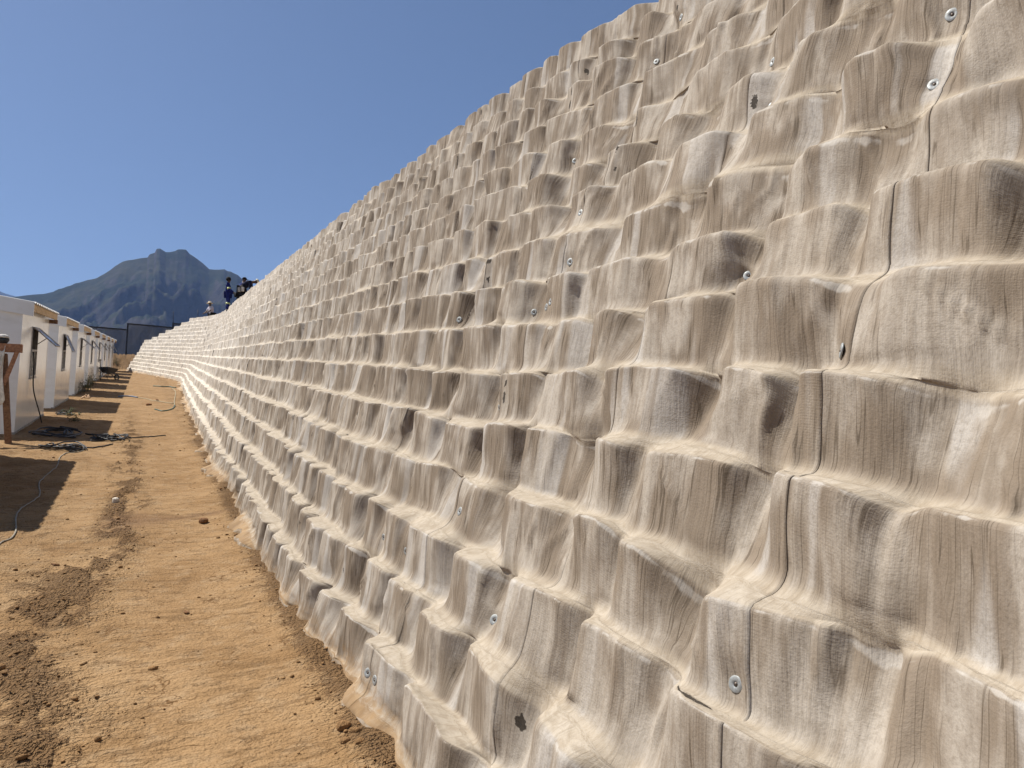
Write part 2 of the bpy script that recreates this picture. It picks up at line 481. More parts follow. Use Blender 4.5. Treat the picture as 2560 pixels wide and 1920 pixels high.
M['tin'] = simple('distant_tin_roof', (0.36, 0.38, 0.38), 0.5, 0.2, 0.6, 0.4)
M['plaster'] = simple('distant_grey_plaster', (0.12, 0.125, 0.12), 0.9, 0.2, 0.6, 0.15)

# ------------------------------------------------------------------ the wall's plan
ST, SB, K = 0.262, 0.131, 16
plan = spline([(0.82, -3, 0), (0.87, 0, 0), (0.93, 1.5, 0), (1.0, 3.2, 0), (0.97, 6, 0), (1.0, 9.5, 0), (1.09, 14, 0), (1.28, 22, 0), (1.5, 30, 0), (1.8, 39, 0),
               (2.0, 45, 0), (1.95, 48, 0), (1.45, 52, 0), (0.6, 57.5, 0), (-0.2, 62.5, 0), (-0.95, 67, 0)], 24)
plan = np.array([(p.x, p.y) for p in plan])
seg = np.hypot(*np.diff(plan, axis=0).T)
arc = np.concatenate([[0], np.cumsum(seg)])
ULEN = arc[-1]
tanv = np.gradient(plan, axis=0); tanv /= np.linalg.norm(tanv, axis=1)[:, None]
def plan_at(u):
    px, py = np.interp(u, arc, plan[:, 0]), np.interp(u, arc, plan[:, 1])
    tx, ty = np.interp(u, arc, tanv[:, 0]), np.interp(u, arc, tanv[:, 1])
    l = np.hypot(tx, ty)
    return px, py, ty / l, -tx / l          # point, and the direction into the hill
def u_of_y(y): return float(np.interp(y, plan[:, 1], arc))
def kmax(u):
    """number of courses standing at u: the far end steps down"""
    a, e = u_of_y(53.8), ULEN
    return np.where(u < a, K, np.clip(np.ceil(K - (u - a) / (e - a) * 7.0), 9, K)).astype(int)

# ------------------------------------------------------------------ ground: one sheet
def ground_h(x, y, detail=True):
    """height above datum; S*y slope is added for the site strip"""
    # signed distance into the hill from the wall's foot
    X, Y = np.asarray(x, float), np.asarray(y, float)
    shp = X.shape
    Xf, Yf = X.ravel(), Y.ravel()
    n = np.full(Xf.shape, -50.0); uu = np.zeros(Xf.shape); over = np.zeros(Xf.shape)
    near = (np.abs(Xf) < 60) & (Yf > -40) & (Yf < 120)
    idx = np.where(near)[0]
    pl = plan[::4]; ta = tanv[::4]; ar = arc[::4]
    for c in range(0, len(idx), 20000):
        ii = idx[c:c + 20000]
        d2 = (Xf[ii, None] - pl[None, :, 0]) ** 2 + (Yf[ii, None] - pl[None, :, 1]) ** 2
        j = d2.argmin(1)
        dx, dy = Xf[ii] - pl[j, 0], Yf[ii] - pl[j, 1]
        n[ii] = dx * ta[j, 1] - dy * ta[j, 0]
        uu[ii] = ar[j] + np.clip(dx * ta[j, 0] + dy * ta[j, 1], -0.5, 0.5)
        over[ii] = np.where(j == len(pl) - 1, np.clip(dx * ta[j, 0] + dy * ta[j, 1], 0, 99), 0)
        far = Yf[ii] < -3
        n[ii] = np.where(far, Xf[ii] - 0.82, n[ii])
    n = n.reshape(shp); uu = uu.reshape(shp)
    cap = kmax(uu) * ST - 0.33
    hill = np.clip((n - 0.22) / SB * ST * 0.98 - 0.30, 0, None)
    hill = np.where(n > 0.22, np.minimum(hill, cap + np.clip(n - 4, 0, 60) * 0.10), 0.0)
    hill = hill * sstep(2.2, 0.0, over.reshape(shp))
    return hill, n, uu

def base_z(y):
    y = np.asarray(y, float)
    z = S * np.clip(y, -40, 80)
    z = z + 1.15 * sstep(70.5, 77.5, y)
    z = z - 0.11 * np.clip(y - 84, 0, 900) + 0.0
    return z

def gz(x, y):
    """site ground height at one point (used to stand things on it)"""
    return float(S * y + soil_relief(np.array([x]), np.array([y]))[0])

def loose_mask(x, y):
    cx = -0.14 - 0.05 * np.clip(9 - y, 0, 9) + 0.13 * (vnoise(y * 1.1, y * 0 + 3.0, 5) - 0.5) * 2
    wd = 0.11 + 0.022 * np.clip(9 - y, 0, 5) + 0.12 * vnoise(y * 1.1, y * 0 + 8.0, 6)
    m = np.exp(-((x - cx) / wd) ** 2)
    m = m * sstep(26, 14, y) * (0.22 + 0.85 * sstep(-0.22, 0.12, fbm(x * 5.5, y * 3.2, 9, 4, 0.6)))
    return np.clip(m, 0, 1)

def soil_relief(x, y):
    r = 0.020 * fbm(x * 0.7, y * 0.5, 21, 3)
    r = r + 0.010 * fbm(x * 4, y * 4, 22, 4, 0.6) + 0.05 * sstep(0.55, 0.9, x) * 0.4
    lm = loose_mask(x, y)
    r = r + lm * (0.012 + 0.034 * fbm(x * 13, y * 13, 23, 3))
    left = sstep(-0.2, -0.9, x)
    r = r + left * 0.016 * fbm(x * 9, y * 7, 24, 3)
    far = sstep(12, 30, y)
    r = r + far * 0.03 * fbm(x * 1.6, y * 1.1, 25, 3)
    return r

def build_ground():
    def geo(a, b, step, g):
        out, p, s = [], a, step
        sg = 1 if b > a else -1
        while (b - p) * sg > 0:
            out.append(p); p += s * sg; s *= g
        out.append(b); return out
    xs = np.array(sorted(set(np.round(geo(-3.0, -6500, 0.12, 1.16) + list(np.arange(-3.0, 1.35, 0.0155)) + geo(1.35, 6500, 0.06, 1.17), 4))))
    ynear = [0.0]
    while ynear[-1] < 84: ynear.append(ynear[-1] + max(0.017, 0.0062 * ynear[-1]))
    ys = np.array(sorted(set(np.round(geo(0, -250, 0.06, 1.18) + ynear + geo(ynear[-1] + 0.5, 7400, 0.6, 1.13), 4))))
    X, Y = np.meshgrid(xs, ys, indexing='ij')
    hill, n, uu = ground_h(X, Y)
    Z = base_z(Y) + hill
    site = sstep(9, 4, np.abs(X)) * sstep(95, 70, Y) * sstep(-12, -6, Y)
    Z = Z + soil_relief(X, Y) * site
    bank = sstep(69.5, 72, Y) * sstep(90, 78, Y) * sstep(14, 6, np.abs(X))
    Z = Z + bank * 0.30 * fbm(X * 1.9, Y * 1.9, 31, 5, 0.6)
    # earth bank beside the far end of the wall
    toe = np.exp(-((n + 0.02) / 0.12) ** 2) * (Y < 60) * (Y > -5)
    Z = Z + toe * (0.018 + 0.03 * fbm(X * 5, Y * 5, 33, 3))
    # off-site the slope eases off sideways
    Z = np.where(np.abs(X) > 60, Z * np.exp(-((np.abs(X) - 60) / 900) ** 2) + 0, Z)
    V = np.stack([X, Y, Z], -1).reshape(-1, 3)
    nx, ny = X.shape
    I = np.arange(nx * ny).reshape(nx, ny)
    F = np.stack([I[:-1, :-1], I[1:, :-1], I[1:, 1:], I[:-1, 1:]], -1).reshape(-1, 4)
    o = mesh_np('ground', V, F, M['ground'])
    lm = loose_mask(X, Y) * site + toe * 0.8
    lm = np.clip(lm + bank * 0.6 + sstep(0.72, 0.95, X) * (X < 1.4) * (Y < 60) * 0.55 * vnoise(X * 6, Y * 3, 41) * site
                 + sstep(-0.25, -0.8, X) * site * 0.45 * vnoise(X * 3, Y * 2, 42), 0, 1)
    # a darker soft-edged streak slanting across the path
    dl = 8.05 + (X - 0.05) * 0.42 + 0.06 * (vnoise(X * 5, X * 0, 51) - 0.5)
    dark_streak = np.exp(-((Y - dl) / (0.09 + 0.32 * sstep(0.5, -0.15, X))) ** 2) * sstep(-0.35, -0.1, X) * sstep(0.98, 0.7, X)
    path = sstep(-0.75, -0.35, X) * sstep(30, 12, Y)
    at = o.data.attributes.new('soil', 'FLOAT_COLOR', 'POINT')
    at.data.foreach_set('color', np.stack([lm, dark_streak, path * (1 - np.clip(lm * 1.2, 0, 1)), np.ones_like(lm)], -1).astype(np.float32).ravel())
    tag(o, kind='structure')
build_ground()

# ------------------------------------------------------------------ the canvas-clad wall
PANEL_W = 1.06
def build_wall():
    root = empty('canvas_clad_retaining_wall', (1.0, 3.0, S * 3.0))
    tag(root, 'tall stepped retaining wall clad in draped pale concrete canvas along the passage', 'retaining wall')
    inv = -np.array(root.location)
    seams = [u_of_y(1.45) + i * PANEL_W for i in range(-5, 80)]
    seams = [0.0] + [s for s in seams if 0.3 < s < ULEN - 0.3] + [ULEN]
    cols, panel, lip = [], [], []
    for j in range(len(seams) - 1):
        a, e = seams[j], seams[j + 1]
        if j > 0:
            cols += [a - 0.012, a - 0.012]; lip += [-0.004, 1.0]; panel += [j, j]
        p = a
        while p < e - 1e-4:
            cols.append(p); panel.append(j); lip.append(math.exp(-max(0, p - a) / 0.018) if j > 0 else 0.0)
            yy = float(np.interp(p, arc, plan[:, 1]))
            dist = math.hypot(1.6, yy)
            st = max(0.0062, 0.0041 * dist) if yy > 0.2 else 0.02
            p += st
        cols.append(e); panel.append(j); lip.append(0.0)
    u = np.array(cols); panel = np.array(panel); lip = np.array(lip)
    NC = len(u)
    px, py, hx, hy = plan_at(u)
    km = kmax(u)
    rng = np.random.default_rng(5)
    up_soft = sstep(9.0, 4.5, u)
    grow = 1.05 - 0.03 * sstep(1.5, 4, py) - 0.035 * sstep(5, 32, py)           # courses are a touch taller towards the near end
    wob_n = 0.035 * fbm(u * 0.35, u * 0 + 1.0, 61, 3)
    # corners: toe0, toe1, C0,E0,...,C16,E16, back, tuck
    NCn = 2 + 2 * K + 2
    cn = np.zeros((NC, NCn)); cz = np.zeros((NC, NCn)); rad = np.zeros((NC, NCn))
    blocks = []
    info = {}
    for k in range(K):
        pitch0 = 0.37
        pitch = pitch0
        b, bl = -0.6 + (0.5 * pitch if k % 2 else 0.0) + rng.uniform(-0.06, 0.06), []
        while b < ULEN + 1.0:
            pitch = pitch0 - 0.10 * float(sstep(12, 36, b)) + 0.16 * float(sstep(8.5, 5.0, b))
            wdt = pitch * rng.uniform(0.80, 1.22)
            bl.append((b, b + wdt)); b += wdt
        bl = np.array(bl)
        nb = len(bl)
        dn = rng.normal(0, 0.010, nb); tilt = rng.normal(0, 0.11, nb); dz = rng.normal(0, 0.004, nb)
        bulge = rng.uniform(0.004, 0.024, nb)
        i = np.clip(np.searchsorted(bl[:, 1], u), 0, nb - 1)
        c = bl.mean(1)[i]; hw = (bl[:, 1] - bl[:, 0])[i] / 2
        s = (u - c) / hw
        # valley params at the joint on the right end of block i
        VW = rng.uniform(0.035, 0.095, nb)
        typ = rng.random(nb)
        VE = np.where(typ < 0.2, rng.uniform(0.0, 0.02, nb), np.where(typ < 0.72, rng.uniform(0.035, 0.075, nb), rng.uniform(0.075, 0.115, nb)))
        wsc = (bl[:, 1] - bl[:, 0]) / 0.37
        nf = sstep(9.0, 4.5, bl[:, 1])              # slacker, softer drape at the near end
        VE = VE * (0.5 if k == K - 1 else 1.0); dz = dz * (0.4 if k == K - 1 else 1.0)
        VW = VW * (1 + (0.9 if k < 10 else 1.9) * nf); VE = VE * (1 + (0.38 if k < 10 else 0.0) * nf)
        VE = np.maximum(VE, nf * rng.uniform(0.04, 0.095, nb) * (1.0 if k < 10 else 0.5))
        VW = VW * np.clip(wsc, 0.6, 1.05)
        VE = VE * np.clip(wsc, 0.7, 1.05)
        VS = VE * (rng.uniform(0.08, 0.40, nb) + 0.36 * nf)
        VC = VE * rng.uniform(0.0, 0.65, nb)
        EX = rng.uniform(0.9, 1.7, nb); FL = rng.uniform(0.0, 0.16, nb) * (1 - nf)
        skew = rng.normal(0, 0.035, nb) * np.clip(wsc, 0.4, 1)
        info[k] = (bl[:, 1], VE, VC)
        vE = np.zeros(NC); vC = np.zeros(NC); vS = np.zeros(NC)
        for q in (-1, 0):
            jj = np.clip(i + q, 0, nb - 1)
            for tgt, A, sh in ((vE, VE, 1.0), (vC, VC, -1.0), (vS, VS, 1.0)):
                d = np.abs(u - bl[jj, 1] - sh * skew[jj]) / VW[jj]
                shp = 1 - sstep(FL[jj], 1.0, d / 1.35)
                shp = shp ** EX[jj]
                tgt += A[jj] * shp
        # soften the jitter steps between neighbouring blocks
        def blend(par):
            t = sstep(0.55, 1.0, np.abs(s)) * 0.5
            nbr = np.clip(i + np.where(s > 0, 1, -1), 0, nb - 1)
            return par[i] * (1 - t) + par[nbr] * t
        tl = tilt[i] * (u - c) * (1 - sstep(0.75, 1.0, np.abs(s)))
        dome = blend(bulge) * np.abs(s) ** 3
        lift = 0.024 * fbm(u * 1.3, u * 0 + k * 1.9, 71, 3)
        und = (0.034 + 0.016 * up_soft) * fbm(u * 1.2, u * 0 + k * 1.37, 72, 3)
        lift = lift * (1 + 0.9 * up_soft)
        over = up_soft * 0.035 * fbm(u * 1.9, u * 0 + k * 2.7, 74, 2)
        ci, ei = 2 + 2 * k, 3 + 2 * k
        slack = vnoise(u * 2.3, u * 0 + k * 1.7, 73)
        cn[:, ci] = k * SB - 0.012 + blend(dn) + tl * 0.8 + dome * 0.6 + vC + und - 0.03 * sstep(0.7, 0.95, slack)
        cz[:, ci] = k * ST * grow + 0.012 + 0.6 * lift + 0.03 * sstep(0.6, 0.95, slack) - 0.15 * vC
        cn[:, ei] = k * SB + 0.018 + blend(dn) + tl + dome + vE + und + over
        cz[:, ei] = (k + 1) * ST * grow + blend(dz) - vS + lift - 0.010 * np.abs(s) ** 3
        rad[:, ci] = 0.022 + 0.055 * vnoise(u * 2.9, u * 0 + k * 2.2, 75) ** 1.5 + 0.2 * np.clip(vC, 0, 1)
        rad[:, ei] = 0.008 + 0.020 * vnoise(u * 3.1, u * 0 + k * 2.9, 77) ** 2 + 0.22 * vE + (0.016 if k > 5 else 0.004) * up_soft
    for k in range(K - 1):           # a ledge never runs behind the face above it
        cn[:, 3 + 2 * k] = np.minimum(cn[:, 3 + 2 * k], cn[:, 4 + 2 * k] + 0.018)
    # toe: the canvas turns out on to the soil in uneven tongues
    t1 = vnoise(u * 1.5, u * 0, 81); t2 = vnoise(u * 4.5, u * 0, 83); t3 = vnoise(u * 14.0, u * 0, 87)
    reach = 0.008 + 0.15 * sstep(0.50, 0.90, t1) * (0.45 + 0.55 * t2) + 0.02 * t2 + 0.018 * t3
    cn[:, 1] = cn[:, 2] - reach
    cz[:, 1] = 0.008 + 0.075 * (vnoise(u * 4.1, u * 0, 85) - 0.45) + 0.02 * sstep(0.5, 0.9, t1)
    cn[:, 0] = cn[:, 1] + 0.004
    cz[:, 0] = cz[:, 1] - 0.09
    cz[:, 2] = 0.045 + 0.03 * t2 + 0.06 * sstep(0.5, 0.9, t1)
    rad[:, 1] = 0.018
    rad[:, 2] = 0.03
    # courses missing at the far end; cap
    for k in range(K):
        miss = km <= k
        ci, ei = 2 + 2 * k, 3 + 2 * k
        for idx, q in ((ci, 0.0), (ei, 0.02)):
            cn[:, idx] = np.where(miss, km * SB + 0.10 + 0.05 * (k - km) + q, cn[:, idx])
            cz[:, idx] = np.where(miss, km * ST * grow - 0.004 * (k - km), cz[:, idx])
    cn[:, -2] = K * SB + 0.25; cz[:, -2] = np.minimum(km * ST * grow, K * ST * grow) - 0.06
    cn[:, -1] = K * SB + 0.32; cz[:, -1] = cz[:, -2] - 0.35
    rad[:, -2] = 0.04
    lowend = km < K
    cn[:, -2] = np.where(lowend, cn[:, -3] + 0.05, cn[:, -2]); cn[:, -1] = np.where(lowend, cn[:, -3] + 0.1, cn[:, -1])
    # the lip where one strip overlaps the one before
    lamp = np.array([1.0 if abs(s_ - u_of_y(1.45)) < 0.1 else rng.uniform(0.04, 0.28) for s_ in seams])
    cn -= (lip * 0.0036 * lamp[panel])[:, None] * (0.25 + 1.1 * vnoise(np.arange(NCn)[None, :] * 0.55 + 0 * u[:, None], panel[:, None] * 3.7 + 0.5, 79))
    cn += wob_n[:, None]
    # ---- sample the profile
    P = np.stack([cn, cz], -1)
    rows_n, rows_z, meta = [], [], []
    def put(p, m):
        rows_n.append(p[:, 0]); rows_z.append(p[:, 1]); meta.append(m)
    def trim(i, j):
        d = P[:, j] - P[:, i]
        L = np.linalg.norm(d, axis=1) + 1e-9
        return P[:, i] + d * np.minimum(rad[:, i] / L, 0.46)[:, None]
    put(P[:, 0], (0, 0.0, 'toe', 0.0))
    for i in range(NCn - 1):
        a = trim(i, i + 1) if i > 0 else P[:, 0]
        e = trim(i + 1, i) if i + 1 < NCn - 1 else P[:, -1]
        if i < 2: kk, kind, nseg = 0, 'toe', 3
        elif i >= NCn - 3: kk, kind, nseg = K - 1, 'ledge', 2
        elif i % 2 == 0: kk, kind, nseg = (i - 2) // 2, 'face', 8
        else: kk, kind, nseg = (i - 3) // 2, 'ledge', 4
        for q in range(0 if i > 0 else 1, nseg):
            t = q / nseg
            put(a + (e - a) * t, (kk, t, kind, t))
        if i + 1 < NCn - 1:
            g = trim(i + 1, i + 2)
            nq = 6
            for q in range(nq):
                t = q / nq
                pt = e * (1 - t) ** 2 + P[:, i + 1] * 2 * t * (1 - t) + g * t * t
                ck = 'crease' if (kind in ('ledge', 'toe') and i + 1 < NCn - 2) else 'edge'
                put(pt, (kk + (1 if ck == 'crease' and kind == 'ledge' else 0), t, ck, t))
    put(P[:, -1], (K - 1, 1.0, 'ledge', 1.0))
    N = np.stack(rows_n, 1); Z = np.stack(rows_z, 1)
    NR = N.shape[1]
    kk = np.array([m[0] for m in meta]); tt = np.array([m[1] for m in meta]); kd = np.array([m[2] for m in meta])
    face_s = np.where(kd == 'face', tt, np.where(kd == 'edge', 1.0, np.where(kd == 'crease', 0.0, -1.0)))
    vv = np.where(kd == 'face', 0.10 + 0.50 * tt, np.where(kd == 'edge', 0.60 + 0.12 * tt, np.where(kd == 'ledge', 0.72 + 0.24 * tt, np.where(kd == 'crease', -0.04 + 0.14 * tt, -0.3 + 0.1 * tt)))) + kk
    ledge = np.where(kd == 'ledge', 1.0, np.where(kd == 'edge', np.clip(tt * 1.5 - 0.5, 0, 1), np.where(kd == 'crease', 1 - 0.9 * tt, np.where(kd == 'toe', 1.0, 0.10 * (1 - tt)))))
    edge = np.where(kd == 'edge', 1 - np.abs(tt - 0.45) * 1.6, np.where(kd == 'face', np.clip(tt * 8 - 7.0, 0, 0.3), 0.0))
    # ---- tension folds across the faces
    order = np.argsort(u, kind='stable'); us = u[order]
    for k in range(K):
        rws = np.where((kk == k) & (face_s >= 0))[0]
        sv = face_s[rws]
        jt = info[k][0]
        for b in jt:
            if b < 2.0 or b > 50: continue
            for _ in range(rng.integers(1, 4)):
                top = b + rng.normal(0, 0.15); bot = top + rng.normal(0, 0.09)
                wd = rng.uniform(0.014, 0.042); amp = rng.uniform(0.004, 0.020) * rng.choice([1, 1, 1, -0.6])
                mode = rng.random()
                i0, i1 = np.searchsorted(us, [min(top, bot) - 0.15, max(top, bot) + 0.15])
                cc = order[i0:i1]
                if len(cc) < 2: continue
                ln = bot + (top - bot) * sv
                d = np.abs(u[cc][:, None] - ln[None, :]) / wd
                tri = np.clip(1 - d, 0, 1) ** 1.25
                fade = (0.15 + 0.85 * sv) if mode < 0.45 else ((1 - 0.85 * sv) if mode < 0.75 else np.sin(np.pi * np.clip(sv, 0.02, 0.98)))
                N[np.ix_(cc, rws)] -= amp * tri * fade[None, :]
    # ---- where the screws go; each pulls the cloth in a little
    fixings = []
    sm = np.array(seams[1:-1])
    for s0 in sm:
        yy = float(np.interp(s0, arc, plan[:, 1]))
        if yy < 0.2 or yy > 6.5: continue
        for k in range(K):
            if rng.random() < (0.5 if yy < 2 else 0.2): fixings.append((s0 + rng.uniform(0.02, 0.05), k, rng.uniform(0.05, 0.3), 1))
            if rng.random() < 0.10: fixings.append((s0 - rng.uniform(0.055, 0.08), k, rng.uniform(0.05, 0.3), -1))
    for k in range(K):
        jt, VE, VC = info[k]
        for b in jt:
            yy = float(np.interp(b, arc, plan[:, 1]))
            if 0.2 < yy < 5 and rng.random() < 0.15 and np.abs(sm - b).min() > 0.12:
                fixings.append((b, k, rng.uniform(0.02, 0.2), 0))
    for (uq, k, sq, _) in fixings:
        rws = np.where((kk == k) & (face_s >= 0))[0]
        i0, i1 = np.searchsorted(us, [uq - 0.12, uq + 0.12])
        cc = order[i0:i1]
        if len(cc) < 2: continue
        g = np.exp(-((u[cc] - uq)[:, None] / 0.04) ** 2 - ((face_s[rws] - sq)[None, :] / 0.22) ** 2)
        N[np.ix_(cc, rws)] += 0.016 * g
    # broad slackness and small ripples
    uu = u[:, None] + np.zeros((1, NR)); vvv = vv[None, :] + np.zeros((NC, 1))
    facew = np.where((kd == 'face') | (kd == 'edge'), 1.0, 0.35)[None, :]
    N += facew * (0.012 * fbm(uu * 5.0, vvv * 1.3, 91, 3) + 0.0045 * fbm(uu * 24.0, vvv * 1.6, 93, 2))
    Z += (1 - facew) * 0.012 * fbm(uu * 6.0, vvv * 3.0, 95, 3)
    tang = 0.045 * fbm(uu * 0.9, vvv * 0.8, 97, 3)
    tang *= sstep(0, 2, uu) * sstep(ULEN, ULEN - 2, uu)
    # world coordinates
    WX = px[:, None] + hx[:, None] * N - hy[:, None] * tang
    WY = py[:, None] + hy[:, None] * N + hx[:, None] * tang
    WZ = Z + S * (py[:, None] + hx[:, None] * tang)
    # ---- torn spots: short vertical chains beside some seams
    hole = np.zeros((NC, NR))
    for si, s0 in enumerate(sm):
        yy = float(np.interp(s0, arc, plan[:, 1]))
        if yy > 30: continue
        for k in range(K):
            if rng.random() > 0.22: continue
            uc = s0 - rng.uniform(0.03, 0.09)
            for q in range(rng.integers(1, 4)):
                vc = k + rng.uniform(0.16, 0.62)
                ru, rv = rng.uniform(0.008, 0.019), rng.uniform(0.04, 0.09)
                i0, i1 = np.searchsorted(us, [uc - 0.08, uc + 0.08])
                cc = order[i0:i1]; rr = np.where(np.abs(vv - vc) < 0.3)[0]
                d = np.sqrt(((u[cc] - uc)[:, None] / ru) ** 2 + ((vv[rr] - vc)[None, :] / rv) ** 2)
                ix = np.ix_(cc, rr)
                hole[ix] = np.maximum(hole[ix], np.clip(1 - 0.45 * d, 0, 1))
    # one scorched patch on a low ledge beside the nearest seam
    rr = np.where((vv > 2.6) & (vv < 3.15))[0]
    u0 = u_of_y(1.45) + 0.10
    for (du, vc, ru, rv) in ((0.05, 2.82, 0.045, 0.09), (0.10, 2.77, 0.04, 0.06), (0.0, 2.88, 0.03, 0.05)):
        d = np.sqrt(((u - u0 - du)[:, None] / ru) ** 2 + ((vv[rr] - vc)[None, :] / rv) ** 2)
        hole[:, rr] = np.maximum(hole[:, rr], np.clip(1 - 0.45 * d, 0, 1))
    soil = np.clip(1.0 - (vvv + 0.30) / (0.65 + 0.5 * vnoise(uu * 1.5, uu * 0, 99)), 0, 1)
    W = np.stack([WX, WY, WZ], -1)
    # ---- one mesh for each strip of canvas
    rowid = np.arange(NR)
    panels = []
    for j in range(len(seams) - 1):
        c = np.where(panel == j)[0]
        ncol = len(c)
        V = (W[c] + inv).reshape(-1, 3)
        I = np.arange(ncol * NR).reshape(ncol, NR)
        F = np.stack([I[:-1, :-1], I[:-1, 1:], I[1:, 1:], I[1:, :-1]], -1).reshape(-1, 4)
        o = mesh_np('canvas_panel', V, F, M['canvas'], root)
        a1 = o.data.attributes.new('cloth', 'FLOAT_VECTOR', 'POINT')
        a1.data.foreach_set('vector', np.stack([uu[c] + 37.7 * ((j * 7) % 5), vvv[c], np.broadcast_to(kk[None, :], (ncol, NR)) + 1.7 * (j % 4)], -1).astype(np.float32).ravel())
        a2 = o.data.attributes.new('wear', 'FLOAT_COLOR', 'POINT')
        a2.data.foreach_set('color', np.stack([np.broadcast_to(ledge, (ncol, NR)), np.broadcast_to(edge, (ncol, NR)), hole[c], soil[c]], -1).astype(np.float32).ravel())
        panels.append(o)
    # ---- screws with washers
    wm = washer_mesh()
    cnt = 0
    def washer(uq, k, s, side):
        nonlocal cnt
        cand = np.where(panel == np.clip(np.searchsorted(sm, uq), 0, len(panels) - 1))[0]
        if len(cand) < 4: return
        ic = cand[np.argmin(np.abs(u[cand] - uq))]
        if ic < 2 or ic > NC - 3 or km[ic] <= k: return
        rws = np.where((kk == k) & (kd == 'face'))[0]
        ir = rws[np.clip(int(round(s * len(rws))), 1, len(rws) - 2)]
        j = panel[ic]
        i2 = ic + 2 if ic + 2 < NC and panel[ic + 2] == j else ic - 2
        du_ = W[i2, ir] - W[ic, ir]
        if i2 < ic: du_ = -du_
        dv_ = W[ic, ir + 1] - W[ic, ir - 1]
        nrm = Vector(np.cross(dv_, du_))
        if nrm.length < 1e-9: return
        nrm.normalize()
        if nrm.x > 0.3: return
        o = bpy.data.objects.new('fixing_washer', wm)
        COL.objects.link(o)
        o.parent = panels[j]
        p = Vector(W[ic, ir] + inv) + nrm * 0.006
        z = nrm + Vector((0, 0, 0.0))
        o.rotation_mode = 'QUATERNION'
        o.rotation_quaternion = (z + Vector(rng.normal(0, 0.06, 3))).to_track_quat('Z', 'Y')
        o.location = p
        sc = rng.uniform(0.88, 1.08); o.scale = (sc, sc, sc)
        cnt += 1
    for w_ in fixings: washer(*w_)
    print('wall', NC, NR, 'washers', cnt)

def washer_mesh():
    """domed washer with a sunken collar and a screw head"""
    prof = [(0.0, 0.0032), (0.0028, 0.0032), (0.0042, 0.0022), (0.0050, 0.0004), (0.0062, 0.0002), (0.0074, 0.0016), (0.012, 0.0019), (0.0195, 0.0013), (0.0214, 0.0002), (0.0205, -0.003)]
    n = 20
    vs, fs, mi = [], [], []
    for r, z in prof:
        for j in range(n):
            a = 2 * math.pi * j / n
            vs.append((r * math.cos(a), r * math.sin(a), z))
    for i in range(len(prof) - 1):
        for j in range(n):
            k = (j + 1) % n
            fs.append((i * n + j, (i + 1) * n + j, (i + 1) * n + k, i * n + k)); mi.append(1 if i < 4 else 0)
    me = bpy.data.meshes.new('fixing_washer')
    me.from_pydata(vs, [], fs)
    me.materials.append(M['zinc']); me.materials.append(M['rust'])
    me.polygons.foreach_set('material_index', mi)
    me.polygons.foreach_set('use_smooth', [True] * len(fs))
    me.update()
    return me
build_wall()

